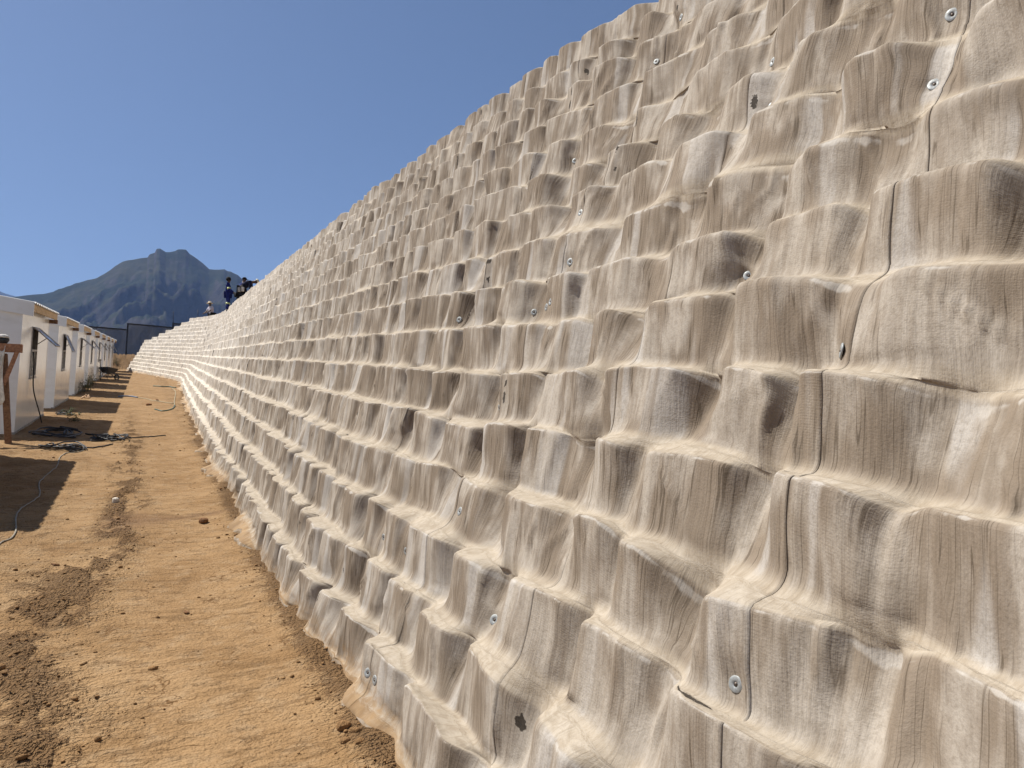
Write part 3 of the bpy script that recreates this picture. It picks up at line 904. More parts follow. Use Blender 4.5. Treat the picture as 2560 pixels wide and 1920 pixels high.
# ------------------------------------------------------------------ huts on the left
HX0, HX1, HL = -1.93, -5.05, 4.4
def rake(x, y, z): return (x, y, z + S * y)
def roof_h(x): return 2.36 + (-1.78 - x) * 0.125
def build_hut(y0, label, sash_deg, dx=0.0):
    root = empty('site_hut', (HX0, y0, S * y0))
    tag(root, label, 'hut', 'white huts along the passage')
    org = Vector(root.location)
    def fn(x, y, z):
        p = Vector(rake(x + dx, y, z)) - org
        return (p.x, p.y, p.z)
    y1 = y0 + HL
    t = 0.07
    # end walls, with sloping top
    for ya, yb in ((y0, y0 + t), (y1 - t, y1)):
        m = MB()
        x0, x1 = HX1, HX0
        vs = []
        for yy in (ya, yb):
            vs += [fn(x0, yy, -0.1), fn(x1, yy, -0.1), fn(x1, yy, roof_h(x1) - 0.03), fn(x0, yy, roof_h(x0) - 0.03)]
        m.add(vs, [(0, 1, 2, 3), (7, 6, 5, 4), (0, 4, 5, 1), (1, 5, 6, 2), (2, 6, 7, 3), (3, 7, 4, 0)])
        m.build('end_wall', M['panel'], root)
    # wall on the passage, built round the window opening
    wy0, wy1, wz0, wz1 = y0 + 1.5, y0 + 2.4, 0.95, 1.96
    htop = roof_h(HX0) - 0.04
    m = MB()
    e = 0.002
    a, b_ = y0 + t + e, y1 - t - e
    for (p, q, r0, r1) in ((a, wy0, -0.1, htop), (wy1, b_, -0.1, htop), (wy0 + e, wy1 - e, -0.1, wz0), (wy0 + e, wy1 - e, wz1, htop)):
        m.box(HX0 - t, HX0 - 0.001, p, q, r0, r1, fn)
    m.build('passage_wall', M['panel'], root)
    MB().box(HX1, HX1 + t, a, b_, -0.1, roof_h(HX1) - 0.04, fn).build('rear_wall', M['panel'], root)
    MB().box(HX1 + t + e, HX0 - t - e, a, b_, 0.0, 0.05, fn).build('floor_slab', M['concrete'], root)
    MB().box(HX0 - 0.05, HX0 + 0.015, y0 - 0.02, y1 + 0.02, -0.25, 0.035, fn).build('plinth', M['concrete'], root)
    # corner trim
    for yy in (y0 - 0.004, y1 - 0.045):
        MB().box(HX0 - 0.045, HX0 + 0.004, yy, yy + 0.049, 0.036, roof_h(HX0) - 0.24, fn).build('corner_trim', M['panel'], root)
    # roof sheet, ribbed down the slope
    ny = 60
    xs = [HX1 - 0.15, -3.4, -1.74]
    vs, fs = [], []
    for lay in (0, 1):
        for x in xs:
            for i in range(ny + 1):
                yy = y0 - 0.03 + (HL + 0.06) * i / ny
                rib = 0.028 if i % 4 in (1, 2) else 0.0
                vs.append(fn(x, yy, roof_h(x) + rib - lay * 0.012))
    n1 = ny + 1
    for lay in (0, 1):
        o = lay * 3 * n1
        for j in range(2):
            for i in range(ny):
                q = (o + j * n1 + i, o + (j + 1) * n1 + i, o + (j + 1) * n1 + i + 1, o + j * n1 + i + 1)
                fs.append(q if lay == 0 else q[::-1])
    for i in range(ny):
        o = 2 * n1
        fs.append((o + i, o + 3 * n1 + i, o + 3 * n1 + i + 1, o + i + 1))
    MB().add(vs, fs).build('roof_sheet', M['roof'], root)
    # barge panel over the near gable, fascia timber and purlin end at the eave
    m = MB()
    vs = []
    for yy in (y0 - 0.05, y0 - 0.008):
        for x, d in ((HX1 - 0.1, 0.02), (-1.76, 0.02)):
            vs += [fn(x, yy, roof_h(x) + d)]
        for x in (-1.76, HX1 - 0.1):
            vs += [fn(x, yy, roof_h(x) - 0.24)]
    m.add(vs, [(3, 2, 1, 0), (4, 5, 6, 7), (0, 1, 5, 4), (1, 2, 6, 5), (2, 3, 7, 6), (3, 0, 4, 7)])
    m.build('barge_panel', M['panel'], root)
    cut = y0 + HL * random.uniform(0.4, 0.6)
    MB().box(-1.815, -1.775, y0 + 0.01, cut, 2.215, 2.34, fn).build('fascia_board', M['pine'], root)
    MB().box(-1.815, -1.775, cut + 0.006, y1 - 0.02, 2.212, 2.338, fn).build('fascia_board', M['pine'], root)
    MB().box(-1.925, -1.765, y1 - 0.10, y1 + 0.03, 2.12, 2.21, fn).build('purlin_end', M['brownwood'], root)
    # window
    fr = MB()
    g = 0.035
    fr.box(HX0 - 0.05, HX0 + 0.012, wy0, wy0 + g, wz0, wz1, fn).box(HX0 - 0.05, HX0 + 0.012, wy1 - g, wy1, wz0, wz1, fn)
    fr.box(HX0 - 0.05, HX0 + 0.012, wy0 + g, wy1 - g, wz0, wz0 + g, fn).box(HX0 - 0.05, HX0 + 0.012, wy0 + g, wy1 - g, wz1 - g, wz1, fn)
    fr.box(HX0 - 0.05, HX0 + 0.016, wy0 + g, wy1 - g, 1.47, 1.51, fn)
    fo = fr.build('window_frame', M['winframe'], root)
    MB().box(HX0 - 0.022, HX0 - 0.014, wy0 + g, wy1 - g, wz0 + g, 1.47, fn).build('pane', M['glass'], fo)
    MB().box(HX0 - 0.06, HX0 + 0.03, wy0 - 0.02, wy1 + 0.02, wz0 - 0.03, wz0 - 0.004, fn).build('sill', M['winframe'], fo)
    for q in range(2):
        yy = wy0 + g + (wy1 - wy0 - 2 * g) * (q + 1) / 3
        MB().box(HX0 - 0.012, HX0 + 0.002, yy - 0.006, yy + 0.006, wz0 + g, 1.47, fn).build('glazing_bar', M['winframe'], fo)
    # top-hung sash standing open
    ang = math.radians(sash_deg)
    hz, Ls = wz1 - 0.02, 0.52
    def sf(off, yy, d):           # off: across thickness, d: down along the sash
        x = HX0 + 0.02 + math.sin(ang) * d + math.cos(ang) * off
        z = hz - math.cos(ang) * d + math.sin(ang) * off
        return fn(x, yy, z)
    def sbox(m, ya, yb, d0, d1, th=0.022):
        vs = [sf(o_, yy, d) for d in (d0, d1) for yy in (ya, yb) for o_ in (0, th)]
        return m.add(vs, [(0, 2, 3, 1), (4, 5, 7, 6), (0, 1, 5, 4), (2, 6, 7, 3), (0, 4, 6, 2), (1, 3, 7, 5)])
    m = MB()
    sbox(m, wy0 + 0.01, wy0 + 0.045, 0, Ls); sbox(m, wy1 - 0.045, wy1 - 0.01, 0, Ls)
    sbox(m, wy0 + 0.045, wy1 - 0.045, 0, 0.035); sbox(m, wy0 + 0.045, wy1 - 0.045, Ls - 0.035, Ls)
    so = m.build('open_sash', M['winframe'], root)
    m = MB(); sbox(m, wy0 + 0.045, wy1 - 0.045, 0.035, Ls - 0.035, 0.006); m.build('pane', M['glass'], so)
    m = MB(); m.bar(fn(HX0 - 0.01, wy1 - 0.06, 1.60), sf(0.0, wy1 - 0.06, 0.24), 0.014, 0.014); m.build('stay_arm', M['winframe'], so)
    return root
hut_labels = ['white hut nearest the camera, only its shadow reaching the passage',
              'foremost white hut with open window and black cable hanging from it',
              'white hut second along the row, its window half open behind the first',
              'white hut third along the row, wide-open window stay showing',
              'white hut fourth along the row with weeds at its foot',
              'white hut fifth along the row beside the black wheelbarrow',
              'white hut sixth along the row, a narrow sliver in view',
              'white hut seventh along the row, a very narrow sliver in view',
              'farthest white hut at the end of the row before the bank']
for i, lb in enumerate(hut_labels):
    build_hut(8.85 if i == 0 else 9.3 + 6.65 * i, lb, [10, 48, 24, 50, 35, 40, 30, 30, 30][i], -0.24 if i == 0 else 0.0)

# ------------------------------------------------------------------ fence at the top of the passage
def build_fence():
    xs = [-13.0, -9.1, -5.2, -1.25, 2.65, 4.85, 8.8]
    tops = [3.0, 3.35, 3.72, 4.25, 4.62, 4.95]
    y0 = 80.2
    zb = S * 80
    root = empty('mesh_fence', (xs[3], y0, zb + 1.1))
    tag(root, 'dark steel mesh fence stepping up across the head of the passage', 'fence')
    org = Vector(root.location)
    def L(p): return Vector(p) - org
    for i, x in enumerate(xs):
        tp = tops[min(i, len(tops) - 1)]
        MB().bar(L((x, y0, zb + 0.6)), L((x, y0, zb + tp + 0.02)), 0.14, 0.14).build('post', M['fencesteel'], root)
        if i in (4, 5):
            MB().tube([L((x + 0.02, y0, zb + tp)), L((x - 0.04, y0 - 0.1, zb + tp + 1.1))], 0.03, 6).build('post_extension', M['fencesteel'], root)
    for i in range(len(xs) - 1):
        a, b = xs[i] + 0.075, xs[i + 1] - 0.075
        tp = tops[i]
        MB().bar(L((a, y0, zb + tp - 0.06)), L((b, y0, zb + tp - 0.10)), 0.10, 0.12).build('top_rail', M['fencesteel'], root)
        MB().box(a - org.x, b - org.x, -0.012, 0.012, zb + 1.0 - org.z, zb + tp - 0.14 - org.z).build('mesh_panel', M['mesh'], root)
build_fence()

# houses beyond the fence
def far_house(x, y, z, w_, d, h, label, mono=True):
    r = empty('distant_house', (x, y, z))
    tag(r, label, 'house', 'houses beyond the fence')
    m = MB(); m.box(-w_ / 2, w_ / 2, -d / 2, d / 2, -8, h); m.build('wall', M['plaster'], r)
    m = MB(); m.add([(-w_ / 2 - .4, -d / 2 - .4, h + .003), (w_ / 2 + .4, -d / 2 - .4, h + .003), (w_ / 2 + .4, d / 2 + .4, h + 1.2), (-w_ / 2 - .4, d / 2 + .4, h + 1.2),
                     (-w_ / 2 - .4, -d / 2 - .4, h + .2), (w_ / 2 + .4, -d / 2 - .4, h + .2), (w_ / 2 + .4, d / 2 + .4, h + 1.4), (-w_ / 2 - .4, d / 2 + .4, h + 1.4)],
                    [(3, 2, 1, 0), (4, 5, 6, 7), (0, 1, 5, 4), (1, 2, 6, 5), (2, 3, 7, 6), (3, 0, 4, 7)])
    m.build('roof', M['tin'], r)
    for q in (-0.28, 0.22):
        MB().box(w_ * q - .5, w_ * q + .5, -d / 2 - .04, -d / 2 + .02, h - 1.7, h - .7).build('window', M['dark'], r)
    return r
far_house(-1.6, 128, 13.6, 10, 7, 3.4, 'long low house with pale roof seen through the fence')
far_house(3.4, 121, 13.4, 6.5, 6, 3.2, 'small house half hidden behind the end of the wall')
far_house(-12.5, 131, 12.8, 8, 6, 3.4, 'pale-roofed house behind the last white hut')

# ------------------------------------------------------------------ mountains
def mountain(name, ridge, D, seed, mat, az0, az1, amp, r0=0.42, r1=1.5, na=420, nr=150):
    az = np.linspace(az0, az1, na)
    ra = np.array([p[0] for p in ridge]); re = np.array([p[1] for p in ridge])
    el = np.interp(az, ra, re)
    top = D * np.tan(np.radians(el)) + EYE
    t = np.linspace(0, 1, nr)
    t = np.where(t < 0.72, t / 0.72, 1 + (t - 0.72) / 0.28)       # 0..1 front, 1..2 back
    r = np.where(t <= 1, r0 + (1 - r0) * t, 1 + (r1 - 1) * (t - 1))
    A, T = np.meshgrid(np.radians(az), t, indexing='ij')
    R = np.broadcast_to(r, A.shape) * D
    f = np.where(T <= 1, 0.30 * T + 0.70 * T ** 2.1, np.clip(1 - (T - 1) * 0.9, 0, 1) ** 1.4)
    X, Y = R * np.sin(A), R * np.cos(A)
    foot = 6.0
    H = foot + (top[:, None] - foot) * f
    q = 1.0 / (0.16 * D)
    rid = 1 - np.abs(fbm(X * q * 1.3 + 0.5 * fbm(X * q, Y * q, seed + 9, 3), Y * q * 0.7, seed, 4, 0.5)) * 2.2
    rid2 = 1 - np.abs(fbm(X * q * 5, Y * q * 4, seed + 3, 4, 0.55)) * 2.0
    env = np.clip(1.15 - np.abs(T - 0.62) * 1.25, 0.0, 1) * np.clip(np.abs(1 - T) / 0.22, 0, 1) * np.where(T > 1, 0.4, 1)
    rel = ((rid - 0.55) * 1.0 + (rid2 - 0.5) * 0.33) * env * amp * (top[:, None] - foot)
    mar = np.where(T < 1, (R / D - f) * (top[:, None] - foot) * 0.75, 1e9) + 0.5
    H = H + np.where(rel > 0, mar * np.tanh(rel / mar), rel)
    # keep the measured skyline: nothing in front of the ridge stands above it
    V = np.stack([X, Y, H], -1).reshape(-1, 3)
    I = np.arange(na * nr).reshape(na, nr)
    F = np.stack([I[:-1, :-1], I[1:, :-1], I[1:, 1:], I[:-1, 1:]], -1).reshape(-1, 4)
    o = mesh_np(name, V, F, mat)
    tag(o, kind='structure')
    return o
RIDGE = [(-70, 6.0), (-45, 7.5), (-25, 8.8), (-14, 10.1), (-8.16, 10.68), (-7.42, 10.92), (-6.91, 11.05), (-6.08, 11.24), (-5.56, 11.39), (-4.59, 11.91), (-3.65, 12.36), (-2.9, 12.65), (-2.43, 13.01),
         (-1.86, 13.55), (-1.41, 13.91), (-0.62, 14.17), (0.11, 14.37), (0.17, 14.57), (0.53, 14.74), (0.6, 15.0), (0.82, 15.05), (1.21, 14.85), (1.81, 15.0), (1.95, 15.12),
         (2.49, 15.16), (2.73, 14.9), (3.21, 14.63), (3.62, 14.35), (4.06, 13.99), (4.42, 13.99), (5.05, 14.08), (5.94, 13.78), (6.53, 13.29), (6.94, 12.99), (9, 11.8), (14, 10.2), (25, 8.5), (45, 7.0), (70, 5)]
_j = random.Random(3)
fine = []
for a, b in zip(RIDGE[:-1], RIDGE[1:]):
    n = max(1, int((b[0] - a[0]) / 0.22)) if -10 < a[0] < 10 else 1
    for q in range(n):
        t = q / n
        fine.append((a[0] + (b[0] - a[0]) * t, a[1] + (b[1] - a[1]) * t + (_j.uniform(-0.035, 0.035) if q else 0)))
fine.append(RIDGE[-1])
az_dense = None
mountain('mountain', fine, 2300, 101, M['mountain'], -22, 22, 0.24, na=720, nr=230)
mountain('far_mountain', [(-40, 11.2), (-20, 11.9), (-12, 11.9), (-9.5, 11.6), (-8.9, 11.7), (-8.3, 11.2), (-8.19, 11.13), (-7.86, 11.02), (-7.48, 10.95), (-6.5, 10.6), (-3, 9.8), (5, 9), (20, 9)], 5200, 151, M['mountain'], -38, 14, 0.25, na=260, nr=90)

# ------------------------------------------------------------------ haze
def build_haze():
    m = bpy.data.materials.new('valley_haze')
    m.use_nodes = True
    t = m.node_tree
    t.nodes.remove(t.nodes['Principled BSDF'])
    pv = t.nodes.new('ShaderNodeVolumePrincipled')
    pv.inputs['Color'].default_value = (0.32, 0.50, 0.97, 1)
    pv.inputs['Density'].default_value = 0.000078
    pv.inputs['Anisotropy'].default_value = 0.15
    t.links.new(pv.outputs[0], t.nodes['Material Output'].inputs['Volume'])
    o = MB().box(-6900, 6900, -400, 7900, -110, 1230).build('haze', m)
    tag(o, kind='stuff')
build_haze()

# ------------------------------------------------------------------ loose soil
def ico():
    bm = bmesh.new(); bmesh.ops.create_icosphere(bm, subdivisions=1, radius=1.0)
    bm.verts.ensure_lookup_table()
    V = np.array([v.co[:] for v in bm.verts]); F = np.array([[v.index for v in f.verts] for f in bm.faces]); bm.free()
    return V, F
def build_clods():
    rng = np.random.default_rng(77)
    n = 160000
    y = 1.6 + 26 * rng.random(n) ** 1.9
    x = rng.uniform(-2.6, 1.25, n)
    foot = np.interp(y, plan[:, 1], plan[:, 0])
    d = foot - x
    wgt = 0.55 * loose_mask(x, y) + 0.62 * np.exp(-((d - 0.08) / 0.12) ** 2) + 0.020 + 0.16 * sstep(-0.2, -0.9, x) * vnoise(x * 3, y * 2, 42)
    keep = (rng.random(n) < wgt * 0.42) & (d > -0.02)
    x, y, d = x[keep], y[keep], d[keep]
    m = len(x)
    size = np.clip(np.exp(rng.normal(-5.45, 0.55, m)), 0.002, 0.022)
    V0, F0 = ico()
    P = V0[None] * (1 + rng.normal(0, 0.17, (m, len(V0), 1)))
    ang = rng.uniform(0, 6.28, m); c, s_ = np.cos(ang)[:, None], np.sin(ang)[:, None]
    P = P * (size[:, None] * rng.uniform(0.7, 1.35, (m, 3)))[:, None, :]
    P[:, :, 2] *= 0.62
    X = P[:, :, 0] * c - P[:, :, 1] * s_; Y = P[:, :, 0] * s_ + P[:, :, 1] * c
    toe = np.exp(-((-d + 0.02) / 0.12) ** 2) * 0.015
    z = S * y + soil_relief(x, y) + toe + size * 0.22
    V = np.stack([X + x[:, None], Y + y[:, None], P[:, :, 2] + z[:, None]], -1).reshape(-1, 3)
    F = (F0[None] + (np.arange(m) * len(V0))[:, None, None]).reshape(-1, 3)
    o = mesh_np('soil_crumbs', V, F, M['clod'], smooth=False)
    tag(o, 'loose brown soil crumbs scattered along the path and the wall foot', 'soil', kind='stuff')
    print('clods', m)
build_clods()

def lump(name, x, y, r, mat, label, cat, seed, group=None, mats2=None):
    rs = random.Random(seed)
    bm = bmesh.new(); bmesh.ops.create_icosphere(bm, subdivisions=2, radius=1.0)
    for v in bm.verts:
        k = 1 + 0.16 * math.sin(v.co.x * 3.1 + seed) * math.cos(v.co.y * 2.7 - seed) + rs.uniform(-0.05, 0.05)
        q = v.co * k
        v.co = Vector((math.copysign(abs(q.x) ** 0.8, q.x) * r[0], math.copysign(abs(q.y) ** 0.8, q.y) * r[1], math.copysign(abs(q.z) ** 0.8, q.z) * r[2]))
    me = bpy.data.meshes.new(name); bm.to_mesh(me); bm.free(); me.materials.append(mat)
    o = link(bpy.data.objects.new(name, me))
    o.location = (x, y, gz(x, y) + r[2] * 0.72); o.rotation_euler = (0.1, -0.08, rs.uniform(0, 3))
    return tag(o, label, cat, group)
lump('stone', 0.61, 7.91, (0.052, 0.036, 0.028), M['stone'], 'brown brick-like stone lying alone on the path near the wall', 'stone', 2)
lump('stone', -0.16, 9.09, (0.036, 0.032, 0.034), M['palestone'], 'small pale stone standing on the dark crumbly soil line', 'stone', 5)
lump('stone', -0.48, 6.54, (0.030, 0.02, 0.010), M['stone'], 'small flat dark stone left of the crumbly soil line', 'stone', 9)
lump('stone', 0.33, 5.25, (0.028, 0.016, 0.007), M['stone'], 'thin dark chip lying in the middle of the pale path', 'stone', 12)
for i, (x, y, a) in enumerate(((0.86, 3.42, .035), (0.90, 3.36, .028), (0.84, 3.30, .022), (0.89, 3.26, .024))):
    lump('soil_clod', x, y, (a, a * 0.7, a * 0.55), M['clod'], ['largest dark soil clod against the nearest foot of the wall', 'dark soil clod just right of the largest one at the wall foot', 'smallest dark soil clod at the nearest wall foot', 'dark soil clod nearest the camera at the wall foot'][i], 'clod', 20 + i, 'dark clods at the wall foot')
lump('stone', 0.55, 27.5, (0.06, 0.05, 0.04), M['stone'], 'dark stone beside the pale hose far along the path', 'stone', 31)
lump('stone', 0.28, 25.2, (0.09, 0.06, 0.04), M['stone'], 'dark clump in the path in front of the pale hose', 'stone', 33)

# ------------------------------------------------------------------ cables, hoses and cords
def on_ground(pts, lift):
    return [(x, y, gz(x, y) + lift) for x, y in pts]
def line_thing(name, pts2, r, mat, label, cat, n=10, lift=None, group=None):
    pts = spline([(x, y, 0) for x, y in pts2], n)
    p3 = [(p.x, p.y, gz(p.x, p.y) + (r * 0.9 if lift is None else lift)) for p in pts]
    o0 = Vector(p3[0])
    o = MB().tube([Vector(p) - o0 for p in p3], r, 7).build(name, mat)
    o.location = o0
    return tag(o, label, cat, group)
line_thing('extension_cord', [(-0.72, 13.6), (-0.95, 12.9), (-0.92, 11.68), (-0.98, 10.5), (-0.89, 9.54), (-0.97, 8.66), (-0.87, 7.68), (-0.93, 7.2), (-0.84, 6.6), (-0.90, 5.9), (-1.1, 5.0)], 0.0075, M['greycord'],
           'pale grey cord running across the near hut shadow towards the camera', 'cord')
def tangle(cx, cy, rx, ry, n, seed, label, mat, r=0.010, tail=None):
    rs = random.Random(seed)
    pts, a = [], rs.uniform(0, 6)
    for i in range(n):
        a += rs.uniform(0.5, 1.5) * (1 if rs.random() < 0.85 else -1)
        q = rs.uniform(0.25, 1.0)
        pts.append((cx + math.cos(a) * rx * q, cy + math.sin(a) * ry * q, 0.012 + rs.random() ** 2 * 0.09))
    if tail: pts += [(x, y, 0.012) for x, y in tail]
    sp = spline(pts, 7)
    p3 = [(p.x, p.y, gz(p.x, p.y) + max(p.z, 0.010)) for p in sp]
    o0 = Vector(p3[0])
    o = MB().tube([Vector(p) - o0 for p in p3], r, 6).build('cable_tangle', mat)
    o.location = o0
    return tag(o, label, 'cable')
tangle(-1.02, 13.75, 0.36, 0.42, 46, 3, 'tangled black cable heap in the sun next to the near shadow', M['dark'], tail=[(-0.62, 14.0), (-0.35, 14.5)])
tangle(-0.42, 15.15, 0.40, 0.42, 44, 4, 'tangled black cable crossing the edge of the second shadow', M['dark'], tail=[(0.05, 15.6), (0.3, 15.9), (0.5, 16.1)])
tangle(-1.30, 15.9, 0.45, 0.95, 40, 6, 'black cable heap lying inside the second hut shadow', M['dark'], r=0.012)
tangle(-1.55, 20.8, 0.22, 0.35, 20, 8, 'small black cable heap at the corner gap after the foremost hut', M['dark'])
line_thing('hose', [(0.60, 39.2), (0.9, 38.6), (1.25, 38.9), (1.52, 38.3)], 0.024, M['hosegreen'], 'green hose length lying farther up by the wall bend', 'hose')
line_thing('hose', [(0.42, 23.4), (0.62, 23.0), (0.86, 23.5), (1.0, 25.0)], 0.016, M['hosegreen'], 'green hose length lying nearer along the path', 'hose')
line_thing('hose', [(0.98, 25.1), (1.06, 27.4), (1.2, 30.5), (1.34, 34.0), (1.36, 36.4), (1.30, 37.6)], 0.014, M['hosepale'], 'pale yellow hose running along the wall foot', 'hose')
line_thing('hose', [(0.99, 26.1), (0.73, 26.6), (0.45, 27.6), (0.25, 28.6), (0.0, 29.1)], 0.013, M['hosepale'], 'pale hose curving out into the path', 'hose')
line_thing('hose', [(-0.02, 29.2), (-0.3, 29.6), (-0.62, 29.4)], 0.022, M['hoseblue'], 'short blue hose lying at the edge of the hut shadows', 'hose')
tangle(-1.5, 27.9, 0.16, 0.5, 16, 14, 'tan rope coil lying between two hut shadows', M['rope'], r=0.014)
cb = []
for i in range(25):
    t = i / 24
    yy = 15.95 + 1.62 + 0.55 * t ** 2
    xx = HX0 + 0.03 + 0.16 * t ** 2 + 0.015 * math.sin(9 * t)
    cb.append(Vector((xx, yy, S * yy + 1.46 * (1 - t) + 0.03 * t)))
o = MB().tube([p - cb[0] for p in cb], 0.012, 7).build('hanging_cable', M['dark']); o.location = cb[0]
tag(o, 'black cable hanging from the open window of the foremost hut', 'cable')

# ------------------------------------------------------------------ timber stand at the left edge
def timber_stand():
    bx, by = -1.80, 14.45
    g0 = gz(bx, by)
    r = empty('timber_stand', (bx, by, g0))
    tag(r, 'leaning brown timber post with cross beam and brace at the left edge', 'timber stand')
    m = MB(); m.bar((0.0, 0, -0.15), (-0.16, 0.0, 1.42), 0.105, 0.09); m.build('post', M['brownwood'], r, 0.006)
    m = MB(); m.bar((-1.15, 0.03, 1.51), (0.085, -0.02, 1.52), 0.09, 0.13); m.build('beam', M['redwood'], r, 0.006)
    m = MB(); m.bar((-0.13, -0.06, 0.92), (0.02, -0.06, 1.46), 0.045, 0.06); m.build('brace', M['redwood'], r, 0.004)
    m = MB(); m.bar((-1.05, 0, -0.15), (-1.02, 0, 1.44), 0.09, 0.09); m.build('post', M['brownwood'], r, 0.006)
    # rag hanging from the beam
    vs, fs = [], []
    nx, nz = 8, 22
    for i in range(nx + 1):
        for j in range(nz + 1):
            s, t = i / nx, j / nz
            wdt = 0.12 * (1 - 0.45 * t) + 0.03 * math.sin(6 * t)
            vs.append((-0.20 + (s - 0.5) * wdt + 0.05 * t + 0.03 * math.sin(5 * t + 3 * s), -0.10 - 0.015 * math.sin(9 * s + 7 * t), 1.50 - 0.86 * t - 0.05 * math.sin(4 * s)))
    for i in range(nx):
        for j in range(nz):
            fs.append((i * (nz + 1) + j, i * (nz + 1) + j + 1, (i + 1) * (nz + 1) + j + 1, (i + 1) * (nz + 1) + j))
    rag = MB().add(vs, fs, True).build('rag', M['cloth_white']); rag.location = r.location
    sm = rag.modifiers.new('thickness', 'SOLIDIFY'); sm.thickness = 0.006
    tag(rag, 'torn dirty white rag hanging from the timber stand', 'rag')
    h = empty('bundle', (bx - 0.19, by, g0 + 1.585))
    tag(h, 'white-topped dark bundle resting on the beam of the timber stand', 'bundle')
    MB().ball((0, 0, 0.055), (0.085, 0.08, 0.07), 16, 10, lambda p: p * (1 + 0.09 * math.sin(7 * p.x + 3 * p.z))).build('dark_wrap', M['dark'], h)
    MB().ball((0.0, 0, 0.098), (0.086, 0.083, 0.055), 16, 10, lambda p: Vector((p.x, p.y, max(p.z, -0.15))) * (1 + 0.05 * math.sin(6 * p.y))).build('white_cover', M['cloth_white'], h)
timber_stand()

# ------------------------------------------------------------------ wheelbarrow
def wheelbarrow():
    x, y = -1.50, 45.6
    r = empty('wheelbarrow', (x, y, gz(x, y)), math.radians(52)); r.scale = (.9, .9, .9)
    tag(r, 'black wheelbarrow parked in the shade by the huts', 'wheelbarrow')
    bm = bmesh.new()
    lo = [(-0.28, -0.2), (0.34, -0.16), (0.34, 0.16), (-0.28, 0.2)]; hi = [(-0.48, -0.34), (0.52, -0.27), (0.52, 0.27), (-0.48, 0.34)]
    a = [bm.verts.new((p[0], p[1], 0.40)) for p in lo]; b = [bm.verts.new((p[0], p[1], 0.66)) for p in hi]
    bm.faces.new(a[::-1])
    for i in range(4): bm.faces.new((a[i], a[(i + 1) % 4], b[(i + 1) % 4], b[i]))
    me = bpy.data.meshes.new('tray'); bm.to_mesh(me); bm.free(); me.materials.append(M['dark'])
    t = link(bpy.data.objects.new('tray', me), r); sm = t.modifiers.new('thickness', 'SOLIDIFY'); sm.thickness = 0.012
    for s in (-1, 1):
        MB().tube([(0.72, s * 0.05, 0.20), (0.3, s * 0.16, 0.37), (-0.35, s * 0.24, 0.40), (-0.95, s * 0.28, 0.60)], 0.018, 8).build('handle', M['fencesteel'], r)
        MB().tube([(-0.30, s * 0.22, 0.40), (-0.42, s * 0.24, 0.02), (-0.34, s * 0.24, 0.0), (-0.16, s * 0.2, 0.38)], 0.014, 8).build('leg', M['fencesteel'], r)
    ring = []
    for i in range(25):
        q = 2 * math.pi * i / 24
        ring.append((0.72 + 0.16 * math.cos(q), 0, 0.20 + 0.16 * math.sin(q)))
    w_ = MB().tube(ring, 0.042, 10, False).build('wheel', M['dark'], r)
    MB().tube([(0.72, -0.06, 0.20), (0.72, 0.06, 0.20)], 0.035, 12).build('hub', M['zinc'], w_)
    for i in range(6):
        q = math.pi * i / 3
        MB().tube([(0.72, 0, 0.2), (0.72 + 0.13 * math.cos(q), 0, 0.2 + 0.13 * math.sin(q))], 0.008, 6).build('spoke', M['zinc'], w_)
    s = empty('standing_bar', (-1.78, 44.3, gz(-1.78, 44.3)))
    tag(s, 'black bar standing upright beside the wheelbarrow', 'bar')
    MB().tube([(0, 0, 0), (-0.08, 0.02, 1.05)], 0.018, 8).build('shaft', M['dark'], s)
    MB().tube([(-0.14, 0.02, 1.05), (-0.02, 0.02, 1.06)], 0.03, 8).build('grip', M['dark'], s)
wheelbarrow()

# ------------------------------------------------------------------ weeds along the huts
def weed(x, y, h, n, seed, label):
    rs = random.Random(seed)
    r = empty('weed', (x, y, gz(x, y)))
    tag(r, label, 'weed', 'weeds at the foot of the huts')
    st, lf = MB(), MB()
    for i in range(n):
        a, lean = rs.uniform(0, 6.28), rs.uniform(0.1, 0.7)
        hh = h * rs.uniform(0.45, 1.0)
        base = (rs.uniform(-0.12, 0.12), rs.uniform(-0.3, 0.3))
        pts = [Vector((base[0] + math.cos(a) * lean * hh * t ** 1.5, base[1] + math.sin(a) * lean * hh * t ** 1.5, hh * t)) for t in (0, .35, .7, 1)]
        st.tube(pts, [0.006, 0.005, 0.004, 0.002], 5)
        for q in range(12):
            t = rs.uniform(0.12, 1.0)
            j = min(2, int(t * 3)); p = pts[j].lerp(pts[j + 1], t * 3 - j)
            b = rs.uniform(0, 6.28); L = rs.uniform(0.03, 0.075); up = rs.uniform(-0.3, 0.7)
            d = Vector((math.cos(b), math.sin(b), up)).normalized(); sd = d.cross(Vector((0, 0, 1))).normalized() * L * 0.28
            nrm = d.cross(sd).normalized() * L * 0.1
            lf.add([p, p + d * L * .5 + sd + nrm, p + d * L, p + d * L * .5 - sd + nrm], [(0, 1, 2), (0, 2, 3)])
    st.build('stem', M['stem'], r); lf.build('leaf', M['leaf'], r)
for i, (x, y, h, n) in enumerate(((-1.80, 30.2, .42, 10), (-1.72, 31.6, .5, 14), (-1.75, 33.2, .6, 16), (-1.78, 34.8, .75, 14), (-1.8, 36.4, .62, 10), (-1.85, 38.6, 0.8, 9))):
    weed(x, y, h, n, 60 + i, ['low weed tuft at the gap before the third hut', 'dark weed at the foot of the third hut', 'spreading weed clump in the shade past the third hut',
                              'tall thin weed beside the fourth hut corner', 'thin weed along the fourth hut wall', 'farthest tall weed before the wheelbarrow'][i])
